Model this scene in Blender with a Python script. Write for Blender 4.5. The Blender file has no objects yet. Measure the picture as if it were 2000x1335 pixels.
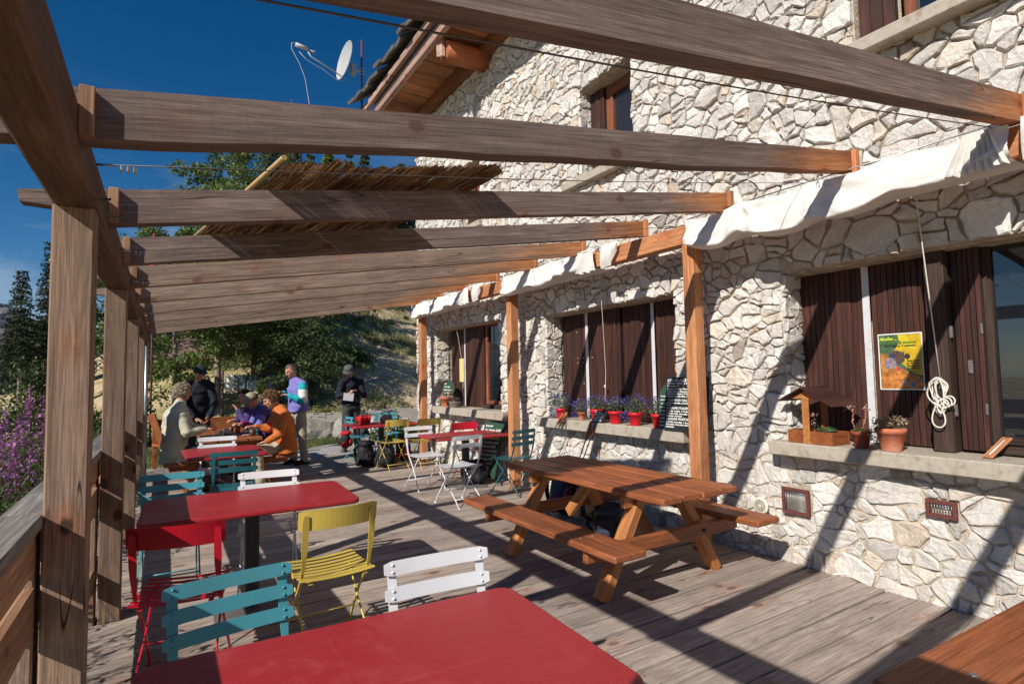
import bpy, bmesh, math, random
import numpy as np
from mathutils import Vector, Matrix, Quaternion, noise as mnoise

random.seed(7)
RS = np.random.RandomState(7)
scene = bpy.context.scene
COL = scene.collection
rad = math.radians

# ------------------------------------------------------------------ camera
cam_data = bpy.data.cameras.new("camera")
cam = bpy.data.objects.new("camera", cam_data)
COL.objects.link(cam)
cam_data.sensor_width = 36.0
cam_data.lens = 19.65
cam_data.clip_start = 0.02
cam_data.clip_end = 6000
_yaw, _pitch, _roll = rad(31.92), rad(3.40), rad(1.05)
_f = Vector((math.sin(_yaw) * math.cos(_pitch), math.cos(_yaw) * math.cos(_pitch), math.sin(_pitch)))
_r0 = Vector((math.cos(_yaw), -math.sin(_yaw), 0))
_u0 = _r0.cross(_f)
_r = _r0 * math.cos(_roll) - _u0 * math.sin(_roll)
_u = _r0 * math.sin(_roll) + _u0 * math.cos(_roll)
cam.matrix_world = Matrix(((_r.x, _u.x, -_f.x, 0), (_r.y, _u.y, -_f.y, 0), (_r.z, _u.z, -_f.z, 1.52), (0, 0, 0, 1)))
scene.camera = cam

# ------------------------------------------------------------------ sky, sun, exposure
SUN = Vector((1.0, 0.458, -0.781)).normalized()          # the way the light travels
world = bpy.data.worlds.new("World")
scene.world = world
world.use_nodes = True
wn, wl = world.node_tree.nodes, world.node_tree.links
wn.clear()
w_out = wn.new("ShaderNodeOutputWorld")
w_bg = wn.new("ShaderNodeBackground")
w_sky = wn.new("ShaderNodeTexSky")
w_sky.sky_type = 'NISHITA'
w_sky.sun_disc = False
w_sky.sun_elevation = rad(35.4)
w_sky.sun_rotation = rad(245.4)
w_sky.altitude = 2100
w_sky.air_density = 1.0
w_sky.dust_density = 0.15
w_sky.ozone_density = 2.2
w_bg.inputs['Strength'].default_value = 0.075
# thin wisps of cloud low in the sky
w_tc = wn.new("ShaderNodeTexCoord")
w_map = wn.new("ShaderNodeMapping")
w_map.inputs['Scale'].default_value = (2.2, 2.2, 9.0)
w_map.inputs['Rotation'].default_value = (0.25, 0.1, 0)
w_noise = wn.new("ShaderNodeTexNoise")
w_noise.inputs['Scale'].default_value = 1.6
w_noise.inputs['Detail'].default_value = 9
w_noise.inputs['Roughness'].default_value = 0.62
w_noise.inputs['Distortion'].default_value = 0.35
w_rmp = wn.new("ShaderNodeValToRGB")
w_rmp.color_ramp.elements[0].position = 0.43
w_rmp.color_ramp.elements[1].position = 0.74
w_sep = wn.new("ShaderNodeSeparateXYZ")
w_low = wn.new("ShaderNodeMapRange")
w_low.inputs['From Min'].default_value = 0.42
w_low.inputs['From Max'].default_value = 0.10
w_mul = wn.new("ShaderNodeMath"); w_mul.operation = 'MULTIPLY'
w_mul2 = wn.new("ShaderNodeMath"); w_mul2.operation = 'MULTIPLY'; w_mul2.inputs[1].default_value = 0.85
w_mix = wn.new("ShaderNodeMixRGB")
w_mix.inputs['Color2'].default_value = (5.6, 6.2, 7.2, 1)
w_gam = wn.new("ShaderNodeHueSaturation")
w_gam.inputs['Saturation'].default_value = 1.38
w_gam.inputs['Value'].default_value = .90
wl.new(w_tc.outputs['Generated'], w_map.inputs['Vector'])
wl.new(w_map.outputs['Vector'], w_noise.inputs['Vector'])
wl.new(w_noise.outputs['Fac'], w_rmp.inputs['Fac'])
wl.new(w_tc.outputs['Generated'], w_sep.inputs['Vector'])
wl.new(w_sep.outputs['Z'], w_low.inputs['Value'])
wl.new(w_rmp.outputs['Color'], w_mul.inputs[0])
wl.new(w_low.outputs['Result'], w_mul.inputs[1])
wl.new(w_mul.outputs['Value'], w_mul2.inputs[0])
wl.new(w_mul2.outputs['Value'], w_mix.inputs['Fac'])
wl.new(w_sky.outputs['Color'], w_gam.inputs['Color'])
wl.new(w_gam.outputs['Color'], w_mix.inputs['Color1'])
wl.new(w_mix.outputs['Color'], w_bg.inputs['Color'])
wl.new(w_bg.outputs['Background'], w_out.inputs['Surface'])

sun_data = bpy.data.lights.new("sun", 'SUN')
sun_data.energy = 4.6
sun_data.angle = rad(0.53)
sun_data.color = (1.0, 0.945, 0.86)
sun = bpy.data.objects.new("sun", sun_data)
COL.objects.link(sun)
sun.rotation_mode = 'QUATERNION'
sun.rotation_quaternion = SUN.to_track_quat('-Z', 'Y')
sun.location = (-10, -5, 12)

scene.view_settings.view_transform = 'Standard'
scene.view_settings.look = 'None'
scene.view_settings.exposure = 0.28
scene.view_settings.gamma = 1.0
scene.view_settings.use_curve_mapping = False
scene.cycles.max_bounces = 8
scene.cycles.transparent_max_bounces = 12

# ------------------------------------------------------------------ object helpers
def wm(o):
    return (wm(o.parent) @ o.matrix_basis) if o.parent else o.matrix_basis.copy()

def tag(o, label=None, cat=None, group=None, kind=None):
    if label: o["label"] = label
    if cat: o["category"] = cat
    if group: o["group"] = group
    if kind: o["kind"] = kind
    return o

def empty(name, loc=(0, 0, 0), rz=0.0, parent=None, **kw):
    o = bpy.data.objects.new(name, None)
    o.empty_display_size = 0.1
    COL.objects.link(o)
    o.parent = parent
    M_ = Matrix.Translation(Vector(loc)) @ Matrix.Rotation(rz, 4, 'Z')
    o.matrix_basis = (wm(parent).inverted() @ M_) if parent else M_
    return tag(o, **kw)

def link(name, me, mats=(), parent=None, M_=None, **kw):
    o = bpy.data.objects.new(name, me)
    COL.objects.link(o)
    if not isinstance(mats, (list, tuple)): mats = [mats]
    if not me.materials:
        for m in mats: me.materials.append(m)
    M_ = M_ or Matrix.Identity(4)
    o.parent = parent
    o.matrix_basis = (wm(parent).inverted() @ M_) if parent else M_
    return tag(o, **kw)

def mesh_np(name, verts, faces_flat, sizes, smooth=False):
    """fast mesh from numpy arrays; faces_flat: vertex ids, sizes: corners per face"""
    me = bpy.data.meshes.new(name)
    verts = np.asarray(verts, dtype=np.float32)
    me.vertices.add(len(verts))
    me.vertices.foreach_set("co", verts.ravel())
    faces_flat = np.asarray(faces_flat, dtype=np.int32)
    sizes = np.asarray(sizes, dtype=np.int32)
    me.loops.add(len(faces_flat))
    me.loops.foreach_set("vertex_index", faces_flat)
    me.polygons.add(len(sizes))
    starts = np.concatenate(([0], np.cumsum(sizes)[:-1])).astype(np.int32)
    me.polygons.foreach_set("loop_start", starts)
    me.polygons.foreach_set("loop_total", sizes)
    me.polygons.foreach_set("use_smooth", np.full(len(sizes), smooth, dtype=bool))
    me.update(calc_edges=True)
    return me

def face_attr(me, name, values):
    a = me.attributes.new(name, 'FLOAT', 'FACE')
    a.data.foreach_set("value", np.asarray(values, dtype=np.float32))

class G:
    """collects shapes into one mesh"""
    def __init__(s):
        s.v, s.f, s.m, s.sm = [], [], [], []
        s.M = Matrix.Identity(4)
        s.mi = 0
    def add(s, vs, fs, smooth=False):
        b = len(s.v)
        s.v += [tuple(s.M @ Vector(p)) for p in vs]
        for f in fs:
            s.f.append([b + i for i in f]); s.m.append(s.mi); s.sm.append(smooth)
        return s
    def box(s, c, size, rot=None, ch=0.0):
        hx, hy, hz = size[0] / 2, size[1] / 2, size[2] / 2
        c = Vector(c)
        R = rot or Matrix.Identity(3)
        if ch <= 0:
            P = [(x, y, z) for x in (-hx, hx) for y in (-hy, hy) for z in (-hz, hz)]
            F = [(0, 1, 3, 2), (4, 6, 7, 5), (0, 4, 5, 1), (2, 3, 7, 6), (0, 2, 6, 4), (1, 5, 7, 3)]
            return s.add([c + R @ Vector(p) for p in P], F)
        ch = min(ch, hx * .45, hy * .45, hz * .45)
        me = chamfer_box(hx, hy, hz, ch)
        return s.add([c + R @ Vector(p) for p in me[0]], me[1])
    def tube(s, path, r, seg=8, caps=True, smooth=True, flat=None, up=(0, 0, 1)):
        path = [Vector(p) for p in path]
        n = len(path)
        rr = r if isinstance(r, (list, tuple)) else [r] * n
        vs, fs = [], []
        prevN = None
        for i, p in enumerate(path):
            t = (path[min(i + 1, n - 1)] - path[max(i - 1, 0)])
            if t.length < 1e-9: t = Vector((0, 0, 1))
            t.normalize()
            a = Vector(up)
            if prevN is not None: a = prevN
            nrm = a - t * a.dot(t)
            if nrm.length < 1e-4:
                a = Vector((1, 0, 0)); nrm = a - t * a.dot(t)
                if nrm.length < 1e-4:
                    a = Vector((0, 1, 0)); nrm = a - t * a.dot(t)
            nrm.normalize(); prevN = nrm
            b = t.cross(nrm)
            for k in range(seg):
                an = 2 * math.pi * k / seg
                rx, ry = (rr[i], rr[i]) if not isinstance(rr[i], tuple) else rr[i]
                vs.append(p + nrm * (rx * math.cos(an)) + b * (ry * math.sin(an)))
        for i in range(n - 1):
            for k in range(seg):
                k2 = (k + 1) % seg
                fs.append((i * seg + k, i * seg + k2, (i + 1) * seg + k2, (i + 1) * seg + k))
        s.add(vs, fs, smooth)
        if caps:
            b = len(s.v) - len(vs)
            s.f.append([b + k for k in range(seg)][::-1]); s.m.append(s.mi); s.sm.append(False)
            s.f.append([b + (n - 1) * seg + k for k in range(seg)]); s.m.append(s.mi); s.sm.append(False)
        return s
    def strap(s, path, w, th, side):
        """flat bar along path: width w[i] along vector side, thickness th"""
        path = [Vector(p) for p in path]; side = Vector(side).normalized(); n = len(path)
        vs, fs = [], []
        for i, p in enumerate(path):
            t = (path[min(i + 1, n - 1)] - path[max(i - 1, 0)]).normalized()
            nn = t.cross(side).normalized()
            ww = w[i] / 2 if isinstance(w, (list, tuple)) else w / 2
            tt = th[i] / 2 if isinstance(th, (list, tuple)) else th / 2
            for a, b in ((-1, -1), (1, -1), (1, 1), (-1, 1)):
                vs.append(p + side * ww * a + nn * tt * b)
        for i in range(n - 1):
            for k in range(4):
                k2 = (k + 1) % 4
                fs.append((i * 4 + k, i * 4 + k2, (i + 1) * 4 + k2, (i + 1) * 4 + k))
        fs.append((3, 2, 1, 0)); fs.append(tuple((n - 1) * 4 + k for k in range(4)))
        return s.add(vs, fs)
    def lathe(s, prof, c=(0, 0, 0), seg=20, smooth=True, R=None):
        c = Vector(c); vs, fs = [], []
        for r, z in prof:
            for k in range(seg):
                a = 2 * math.pi * k / seg
                p = Vector((r * math.cos(a), r * math.sin(a), z))
                vs.append(c + ((R @ p) if R else p))
        for i in range(len(prof) - 1):
            for k in range(seg):
                k2 = (k + 1) % seg
                fs.append((i * seg + k, i * seg + k2, (i + 1) * seg + k2, (i + 1) * seg + k))
        s.add(vs, fs, smooth)
        b = len(s.v) - len(vs)
        if prof[0][0] > 1e-5:
            s.f.append([b + k for k in range(seg)][::-1]); s.m.append(s.mi); s.sm.append(False)
        if prof[-1][0] > 1e-5:
            s.f.append([b + (len(prof) - 1) * seg + k for k in range(seg)]); s.m.append(s.mi); s.sm.append(False)
        return s
    def sphere(s, c, r, seg=10, rings=7, R=None):
        if not isinstance(r, (tuple, list)): r = (r, r, r)
        vs, fs = [], []
        for i in range(rings + 1):
            th = math.pi * i / rings
            for k in range(seg):
                a = 2 * math.pi * k / seg
                p = Vector((r[0] * math.sin(th) * math.cos(a), r[1] * math.sin(th) * math.sin(a), r[2] * math.cos(th)))
                vs.append(Vector(c) + ((R @ p) if R else p))
        for i in range(rings):
            for k in range(seg):
                k2 = (k + 1) % seg
                fs.append((i * seg + k, (i + 1) * seg + k, (i + 1) * seg + k2, i * seg + k2))
        return s.add(vs, fs, True)
    def prism(s, poly, d, smooth=False):
        """polygon (list of 3d points) pushed along vector d"""
        d = Vector(d); n = len(poly)
        vs = [Vector(p) for p in poly] + [Vector(p) + d for p in poly]
        fs = [tuple(range(n))[::-1], tuple(range(n, 2 * n))]
        for k in range(n):
            k2 = (k + 1) % n
            fs.append((k, k2, n + k2, n + k))
        return s.add(vs, fs, smooth)
    def mesh(s, name):
        me = bpy.data.meshes.new(name)
        me.from_pydata(s.v, [], s.f)
        me.polygons.foreach_set("material_index", s.m)
        me.polygons.foreach_set("use_smooth", s.sm)
        bm = bmesh.new(); bm.from_mesh(me)
        bmesh.ops.recalc_face_normals(bm, faces=bm.faces[:])
        bm.to_mesh(me); bm.free()
        me.update()
        return me
    def build(s, name, mats, parent=None, M_=None, **kw):
        return link(name, s.mesh(name), mats, parent, M_, **kw)

def chamfer_box(hx, hy, hz, c):
    vs, idx = [], {}
    for sx in (-1, 1):
        for sy in (-1, 1):
            for sz in (-1, 1):
                for ax in range(3):
                    p = [sx * (hx - c), sy * (hy - c), sz * (hz - c)]
                    p[ax] = (sx * hx, sy * hy, sz * hz)[ax]
                    idx[(sx, sy, sz, ax)] = len(vs); vs.append(tuple(p))
    fs = []
    for ax in range(3):
        o = [a for a in range(3) if a != ax]
        for s_ in (-1, 1):
            q = []
            for a, b in ((-1, -1), (1, -1), (1, 1), (-1, 1)):
                k = [0, 0, 0]; k[ax] = s_; k[o[0]] = a; k[o[1]] = b
                q.append(idx[(k[0], k[1], k[2], ax)])
            fs.append(tuple(q))
    for ax in range(3):                       # edges along ax
        o = [a for a in range(3) if a != ax]
        for a in (-1, 1):
            for b in (-1, 1):
                k0 = [0, 0, 0]; k1 = [0, 0, 0]
                k0[ax], k1[ax] = -1, 1
                for k in (k0, k1): k[o[0]] = a; k[o[1]] = b
                fs.append((idx[(*k0, o[0])], idx[(*k1, o[0])], idx[(*k1, o[1])], idx[(*k0, o[1])]))
    for sx in (-1, 1):
        for sy in (-1, 1):
            for sz in (-1, 1):
                fs.append((idx[(sx, sy, sz, 0)], idx[(sx, sy, sz, 1)], idx[(sx, sy, sz, 2)]))
    return vs, fs

def orient(p0, p1, up=(0, 0, 1)):
    p0, p1 = Vector(p0), Vector(p1)
    x = (p1 - p0).normalized()
    u = Vector(up)
    if abs(x.dot(u)) > 0.98: u = Vector((0, 1, 0))
    y = u.cross(x).normalized()
    z = x.cross(y).normalized()
    return Matrix(((x.x, y.x, z.x, p0.x), (x.y, y.y, z.y, p0.y), (x.z, y.z, z.z, p0.z), (0, 0, 0, 1)))

def beam(name, p0, p1, w, h, mat, parent=None, up=(0, 0, 1), ch=0.004, **kw):
    """a timber from p0 to p1: grain along its length (local X); w sideways, h along up"""
    L = (Vector(p1) - Vector(p0)).length
    g = G().box((L / 2, 0, 0), (L, w, h), ch=ch)
    return g.build(name, mat, parent, orient(p0, p1, up), **kw)

def copy_tree(o, parent=None):
    c = o.copy(); COL.objects.link(c); c.parent = parent
    for chd in list(o.children): copy_tree(chd, c)
    return c

# ------------------------------------------------------------------ material helpers
class MT:
    def __init__(s, name):
        s.mat = bpy.data.materials.new(name)
        s.mat.use_nodes = True
        s.n, s.l = s.mat.node_tree.nodes, s.mat.node_tree.links
        s.b = s.n['Principled BSDF']
    def node(s, t, **kw):
        nd = s.n.new(t)
        for k, v in kw.items(): setattr(nd, k, v)
        return nd
    def coord(s, kind='Object', scale=(1, 1, 1), rnd=0.0, rot=(0, 0, 0)):
        tc = s.node("ShaderNodeTexCoord"); mp = s.node("ShaderNodeMapping")
        mp.inputs['Scale'].default_value = scale
        mp.inputs['Rotation'].default_value = rot
        s.l.new(tc.outputs[kind], mp.inputs['Vector'])
        if rnd:
            oi = s.node("ShaderNodeObjectInfo"); mu = s.node("ShaderNodeMath", operation='MULTIPLY')
            mu.inputs[1].default_value = rnd
            s.l.new(oi.outputs['Random'], mu.inputs[0])
            s.l.new(mu.outputs[0], mp.inputs['Location'])
        return mp.outputs['Vector']
    def noise(s, vec, scale, detail=4, rough=.55, dist=0.0):
        nd = s.node("ShaderNodeTexNoise")
        nd.inputs['Scale'].default_value = scale; nd.inputs['Detail'].default_value = detail
        nd.inputs['Roughness'].default_value = rough; nd.inputs['Distortion'].default_value = dist
        s.l.new(vec, nd.inputs['Vector'])
        return nd.outputs['Fac']
    def ramp(s, fac, stops, interp='LINEAR'):
        nd = s.node("ShaderNodeValToRGB"); cr = nd.color_ramp; cr.interpolation = interp
        while len(cr.elements) < len(stops): cr.elements.new(0.5)
        for e, (p, c) in zip(cr.elements, stops):
            e.position = p; e.color = (*c, 1) if len(c) == 3 else c
        s.l.new(fac, nd.inputs['Fac'])
        return nd.outputs['Color']
    def mix(s, fac, a, b, mode='MIX'):
        nd = s.node("ShaderNodeMixRGB", blend_type=mode)
        for inp, v in (('Fac', fac), ('Color1', a), ('Color2', b)):
            if isinstance(v, (int, float)): nd.inputs[inp].default_value = v if inp == 'Fac' else (v, v, v, 1)
            elif isinstance(v, (tuple, list)): nd.inputs[inp].default_value = (*v, 1)
            else: s.l.new(v, nd.inputs[inp])
        return nd.outputs['Color']
    def math(s, op, a, b=0.0, clamp=False):
        nd = s.node("ShaderNodeMath", operation=op); nd.use_clamp = clamp
        for i, v in enumerate((a, b)):
            if isinstance(v, (int, float)): nd.inputs[i].default_value = v
            else: s.l.new(v, nd.inputs[i])
        return nd.outputs[0]
    def maprange(s, v, a, b, c=0.0, d=1.0):
        nd = s.node("ShaderNodeMapRange")
        for k, x in (('From Min', a), ('From Max', b), ('To Min', c), ('To Max', d)): nd.inputs[k].default_value = x
        s.l.new(v, nd.inputs['Value'])
        return nd.outputs['Result']
    def rand(s, lo=.85, hi=1.15):
        oi = s.node("ShaderNodeObjectInfo")
        return s.maprange(oi.outputs['Random'], 0, 1, lo, hi)
    def scalecol(s, col, fac):
        """colour times a number"""
        nd = s.node("ShaderNodeVectorMath", operation='SCALE')
        if isinstance(col, tuple): nd.inputs[0].default_value = col
        else: s.l.new(col, nd.inputs[0])
        if isinstance(fac, (int, float)): nd.inputs['Scale'].default_value = fac
        else: s.l.new(fac, nd.inputs['Scale'])
        return nd.outputs[0]
    def bump(s, h, dist=.005, strength=1.0, prev=None):
        nd = s.node("ShaderNodeBump")
        nd.inputs['Distance'].default_value = dist; nd.inputs['Strength'].default_value = strength
        s.l.new(h, nd.inputs['Height'])
        if prev is not None: s.l.new(prev, nd.inputs['Normal'])
        s.l.new(nd.outputs['Normal'], s.b.inputs['Normal'])
        return nd.outputs['Normal']
    def set(s, col=None, rough=None, metal=None, spec=None):
        for k, v in (('Base Color', col), ('Roughness', rough), ('Metallic', metal), ('Specular IOR Level', spec)):
            if v is None: continue
            if isinstance(v, (int, float)): s.b.inputs[k].default_value = v
            elif isinstance(v, tuple): s.b.inputs[k].default_value = (*v, 1)
            else: s.l.new(v, s.b.inputs[k])
        return s

def m_plain(name, col, rough=.6, metal=0.0, spec=.5, var=.12, scale=9, bump=0.0, bscale=60, dirt=None, dirt_amt=.5):
    m = MT(name)
    v = m.coord('Object', rnd=20)
    n = m.noise(v, scale, 5, .6)
    c = m.scalecol(col, m.maprange(n, .3, .7, 1 - var, 1 + var))
    if dirt:
        d = m.noise(v, scale * .37, 8, .68, .3)
        c = m.mix(m.math('MULTIPLY', m.maprange(d, .52, .68), dirt_amt, True), c, dirt)
    m.set(c, m.maprange(n, .3, .7, rough * .85, min(1, rough * 1.15)), metal, spec)
    if bump: m.bump(m.noise(v, bscale, 4, .6), bump)
    return m.mat

def m_wood(name, c_dark, c_light, rough=.75, spec=.3, ring=9.0, knots=.7, fresh=None, fresh_from=None, fresh_span=.5,
           rnd=(.82, 1.15), bump=.0016, stain=None, knotcol=(.06, .03, .018), rev=False, grain=1.0, saw=0.0, cracks=0.0, ks=4.2, kaxis='y'):
    """wood with the grain along the object's own X axis; fresh: colour of the stretch past fresh_from metres along it"""
    m = MT(name)
    v = m.coord('Object', (1, 1, 1), rnd=13)
    mp = m.node("ShaderNodeMapping"); mp.inputs['Scale'].default_value = (.55, ring, ring); m.l.new(v, mp.inputs['Vector'])
    wob = m.noise(mp.outputs[0], 1.0, 5, .55, .9)
    mp2 = m.node("ShaderNodeMapping"); mp2.inputs['Scale'].default_value = (3.5, 150 * grain, 150 * grain); m.l.new(v, mp2.inputs['Vector'])
    fine = m.noise(mp2.outputs[0], 1.0, 3, .6)
    mp3 = m.node("ShaderNodeMapping"); mp3.inputs['Scale'].default_value = (2.2, 46 * grain, 46 * grain); m.l.new(v, mp3.inputs['Vector'])
    mid = m.noise(mp3.outputs[0], 1.0, 4, .6, .5)
    big = m.noise(v, 2.1, 4, .6)
    f = m.math('ADD', m.math('MULTIPLY', wob, .55), m.math('MULTIPLY', mid, .45))
    c = m.ramp(f, [(.36, c_dark), (.52, tuple((a + b) / 2 for a, b in zip(c_dark, c_light))), (.66, c_light)])
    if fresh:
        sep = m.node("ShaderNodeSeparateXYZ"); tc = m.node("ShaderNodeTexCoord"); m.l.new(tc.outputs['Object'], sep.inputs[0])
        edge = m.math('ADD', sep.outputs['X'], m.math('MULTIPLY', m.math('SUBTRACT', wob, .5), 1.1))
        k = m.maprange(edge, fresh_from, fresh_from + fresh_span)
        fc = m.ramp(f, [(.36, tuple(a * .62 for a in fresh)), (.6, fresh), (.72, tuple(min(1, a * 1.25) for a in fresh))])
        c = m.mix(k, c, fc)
    if stain:
        c = m.mix(m.math('MULTIPLY', m.maprange(big, .5, .66), .6, True), c, stain)
    rings_ = m.math('SINE', m.math('MULTIPLY', wob, 95.0))
    c = m.scalecol(c, m.maprange(rings_, -1, 1, .86, 1.07))
    c = m.scalecol(c, m.maprange(fine, .32, .68, .68, 1.22))
    c = m.scalecol(c, m.maprange(big, .3, .7, .86, 1.14))
    if saw:
        mps = m.node("ShaderNodeMapping"); mps.inputs['Scale'].default_value = (190, 9, 9); m.l.new(v, mps.inputs['Vector'])
        sw = m.noise(mps.outputs[0], 1.0, 2, .6)
        c = m.scalecol(c, m.maprange(sw, .35, .65, 1 - saw, 1 + saw))
    if knots:
        vo = m.node("ShaderNodeTexVoronoi"); mp4 = m.node("ShaderNodeMapping")
        mp4.inputs['Scale'].default_value = (2.9, .35, ks) if kaxis == 'y' else (2.3, ks, .35); m.l.new(v, mp4.inputs['Vector'])
        m.l.new(mp4.outputs[0], vo.inputs['Vector']); vo.inputs['Scale'].default_value = 1.0
        dsum = m.math('ADD', vo.outputs['Distance'], m.math('MULTIPLY', m.math('SUBTRACT', mid, .5), .06))
        halo = m.maprange(dsum, .30, .12, 0, knots * .6)
        c = m.mix(halo, c, m.mix(1.0, c, (1.15, .62, .42), 'MULTIPLY'))
        kb = m.maprange(dsum, .125, .085, 0, knots)
        c = m.mix(kb, c, knotcol)
    if cracks:
        mpc = m.node("ShaderNodeMapping"); mpc.inputs['Scale'].default_value = (.45, 5.5, 5.5); m.l.new(v, mpc.inputs['Vector'])
        cn = m.noise(mpc.outputs[0], 1.0, 3, .5, .4)
        line = m.maprange(m.math('ABSOLUTE', m.math('SUBTRACT', cn, .53)), .0065, .002)
        where = m.maprange(m.noise(v, 1.3, 2), .45, .55)
        c = m.mix(m.math('MULTIPLY', m.math('MULTIPLY', line, where), cracks, True), c, (.03, .018, .014))
    c = m.scalecol(c, m.rand(*rnd))
    m.set(c, m.maprange(fine, .3, .7, rough * .88, min(1, rough * 1.12)), 0.0, spec)
    h = m.math('ADD', m.math('MULTIPLY', fine, .5), mid)
    m.bump(h, bump)
    return m.mat

WORK = bpy.data.scenes.new("workshop")       # small side scene where modifiers and text are turned into meshes
def work_graph():
    with bpy.context.temp_override(scene=WORK, view_layer=WORK.view_layers[0]):
        return bpy.context.evaluated_depsgraph_get()

# ------------------------------------------------------------------ materials
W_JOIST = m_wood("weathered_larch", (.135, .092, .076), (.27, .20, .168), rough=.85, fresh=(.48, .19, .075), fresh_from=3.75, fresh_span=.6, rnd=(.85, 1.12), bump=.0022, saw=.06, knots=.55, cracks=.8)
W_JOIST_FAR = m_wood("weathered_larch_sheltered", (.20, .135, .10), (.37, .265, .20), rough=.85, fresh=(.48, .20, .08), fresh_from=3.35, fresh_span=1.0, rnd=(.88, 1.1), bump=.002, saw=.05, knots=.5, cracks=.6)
W_POST = m_wood("post_larch", (.17, .11, .078), (.40, .26, .18), rough=.8, ring=6, rnd=(.88, 1.08), bump=.002, stain=(.17, .125, .10), knots=.95, saw=.04, cracks=.95, ks=4.4)
W_BEAM = m_wood("beam_larch", (.085, .045, .028), (.20, .11, .07), rough=.8, ring=6, rnd=(.9, 1.05), bump=.002)
W_ORANGE = m_wood("oiled_larch", (.37, .145, .06), (.64, .295, .135), rough=.62, ring=5, rnd=(.92, 1.06), bump=.0012, knots=.7, cracks=.35, knotcol=(.33, .07, .02))
W_RAIL = m_wood("grey_rail", (.13, .115, .105), (.33, .30, .275), rough=.85, ring=10, rnd=(.9, 1.1), bump=.002, knots=.5)
W_RAIL_IN = m_wood("rail_inside", (.24, .125, .07), (.50, .29, .17), rough=.8, ring=6, rnd=(.9, 1.1))
W_DECK = m_wood("deck_board", (.32, .255, .215), (.50, .415, .36), rough=.78, ring=8, rnd=(.80, 1.12), bump=.0018, knots=.6, stain=(.23, .175, .14), knotcol=(.07, .05, .042), cracks=.6, kaxis='z', ks=4.0)
W_PICNIC = m_wood("picnic_top_wood", (.20, .058, .021), (.43, .14, .050), rough=.5, spec=.45, ring=7, rnd=(.9, 1.1), bump=.0012, knots=.3, stain=(.30, .10, .05))
W_PICLEG = m_wood("picnic_leg_wood", (.36, .135, .04), (.62, .26, .08), rough=.5, spec=.45, ring=5, rnd=(.9, 1.08), knots=.5, knotcol=(.25, .06, .02))
W_SHUT = m_wood("shutter_wood", (.026, .010, .007), (.092, .031, .020), rough=.6, spec=.4, ring=9, rnd=(.75, 1.25), knots=0, bump=.0012)
W_FRAME = m_wood("window_frame_wood", (.16, .05, .025), (.34, .12, .055), rough=.55, ring=8, knots=0)
W_DARKPOST = m_wood("dark_mullion_wood", (.028, .017, .014), (.085, .05, .038), rough=.75, ring=8, knots=0)
W_SOFFIT = m_wood("soffit_board", (.20, .075, .03), (.44, .19, .085), rough=.75, ring=6, rnd=(.6, 1.25))
W_FASCIA = m_wood("fascia_wood", (.26, .16, .13), (.56, .37, .31), rough=.8, ring=6)
W_LOG = m_wood("purlin_log", (.25, .07, .03), (.50, .17, .075), rough=.7, ring=5)
W_FEEDER = m_wood("feeder_wood", (.20, .055, .018), (.42, .14, .045), rough=.5, ring=8)
W_SLATS = m_wood("grey_scrap_wood", (.12, .1, .085), (.28, .24, .2), rough=.85)

M_MORTAR = m_plain("lime_mortar", (.50, .425, .34), .95, spec=.1, var=.3, scale=14, bump=.012, bscale=45, dirt=(.2, .17, .14), dirt_amt=.6)
M_CONC = m_plain("sill_concrete", (.42, .37, .30), .9, spec=.15, var=.12, scale=30, bump=.002, bscale=120, dirt=(.24, .18, .12), dirt_amt=.75)
M_RED = m_plain("red_lacquer", (.34, .018, .024), .30, spec=.42, var=.05, scale=3, dirt=(.40, .07, .06), dirt_amt=.25)
def lacquer():
    m = MT("red_lacquer_top"); v = m.coord('Object', rnd=9)
    film = m.noise(v, 5, 7, .68, .4); fine = m.noise(v, 70, 4, .6)
    mp = m.node("ShaderNodeMapping"); mp.inputs['Scale'].default_value = (1.2, 90, 1); mp.inputs['Rotation'].default_value = (0, 0, .5); m.l.new(v, mp.inputs['Vector'])
    scr = m.noise(mp.outputs[0], 1.0, 2, .5, .1)
    mp = m.node("ShaderNodeMapping"); mp.inputs['Scale'].default_value = (110, 1.6, 1); mp.inputs['Rotation'].default_value = (0, 0, .2); m.l.new(v, mp.inputs['Vector'])
    scr2 = m.noise(mp.outputs[0], 1.0, 2, .5, .1)
    c = m.scalecol((.34, .022, .028), m.maprange(film, .3, .7, .93, 1.07))
    c = m.mix(m.math('MULTIPLY', m.maprange(film, .54, .72), .16, True), c, (.42, .20, .17))
    s_ = m.math('ADD', m.maprange(scr, .67, .72), m.maprange(scr2, .68, .73), True)
    c = m.mix(m.math('MULTIPLY', s_, .13, True), c, (.46, .14, .13))
    m.set(c, m.maprange(film, .3, .7, .32, .50), 0, .42); m.bump(fine, .0004)
    return m.mat
M_REDTOP = lacquer()
M_REDWORN = m_plain("worn_red_edge", (.36, .06, .05), .5, var=.3, scale=25)
M_DARKMETAL = m_plain("dark_cast_metal", (.045, .042, .045), .5, metal=.3, var=.15)
M_BASE = m_plain("grey_base_plate", (.16, .16, .165), .55, metal=.3, var=.15, dirt=(.25, .22, .19))
M_TEAL = m_plain("teal_enamel", (.065, .31, .38), .38, spec=.5, var=.06, scale=6, dirt=(.08, .22, .26), dirt_amt=.4)
M_TEALD = m_plain("deep_teal_enamel", (.022, .145, .175), .38, spec=.5, var=.06, scale=6)
M_WHITE = m_plain("white_enamel", (.74, .76, .79), .4, spec=.5, var=.04, scale=6, dirt=(.55, .54, .5), dirt_amt=.4)
M_YEL = m_plain("yellow_enamel", (.60, .44, .085), .38, spec=.5, var=.05, scale=6)
M_CHRED = m_plain("crimson_enamel", (.46, .006, .022), .34, spec=.5, var=.05, scale=6)
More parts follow.
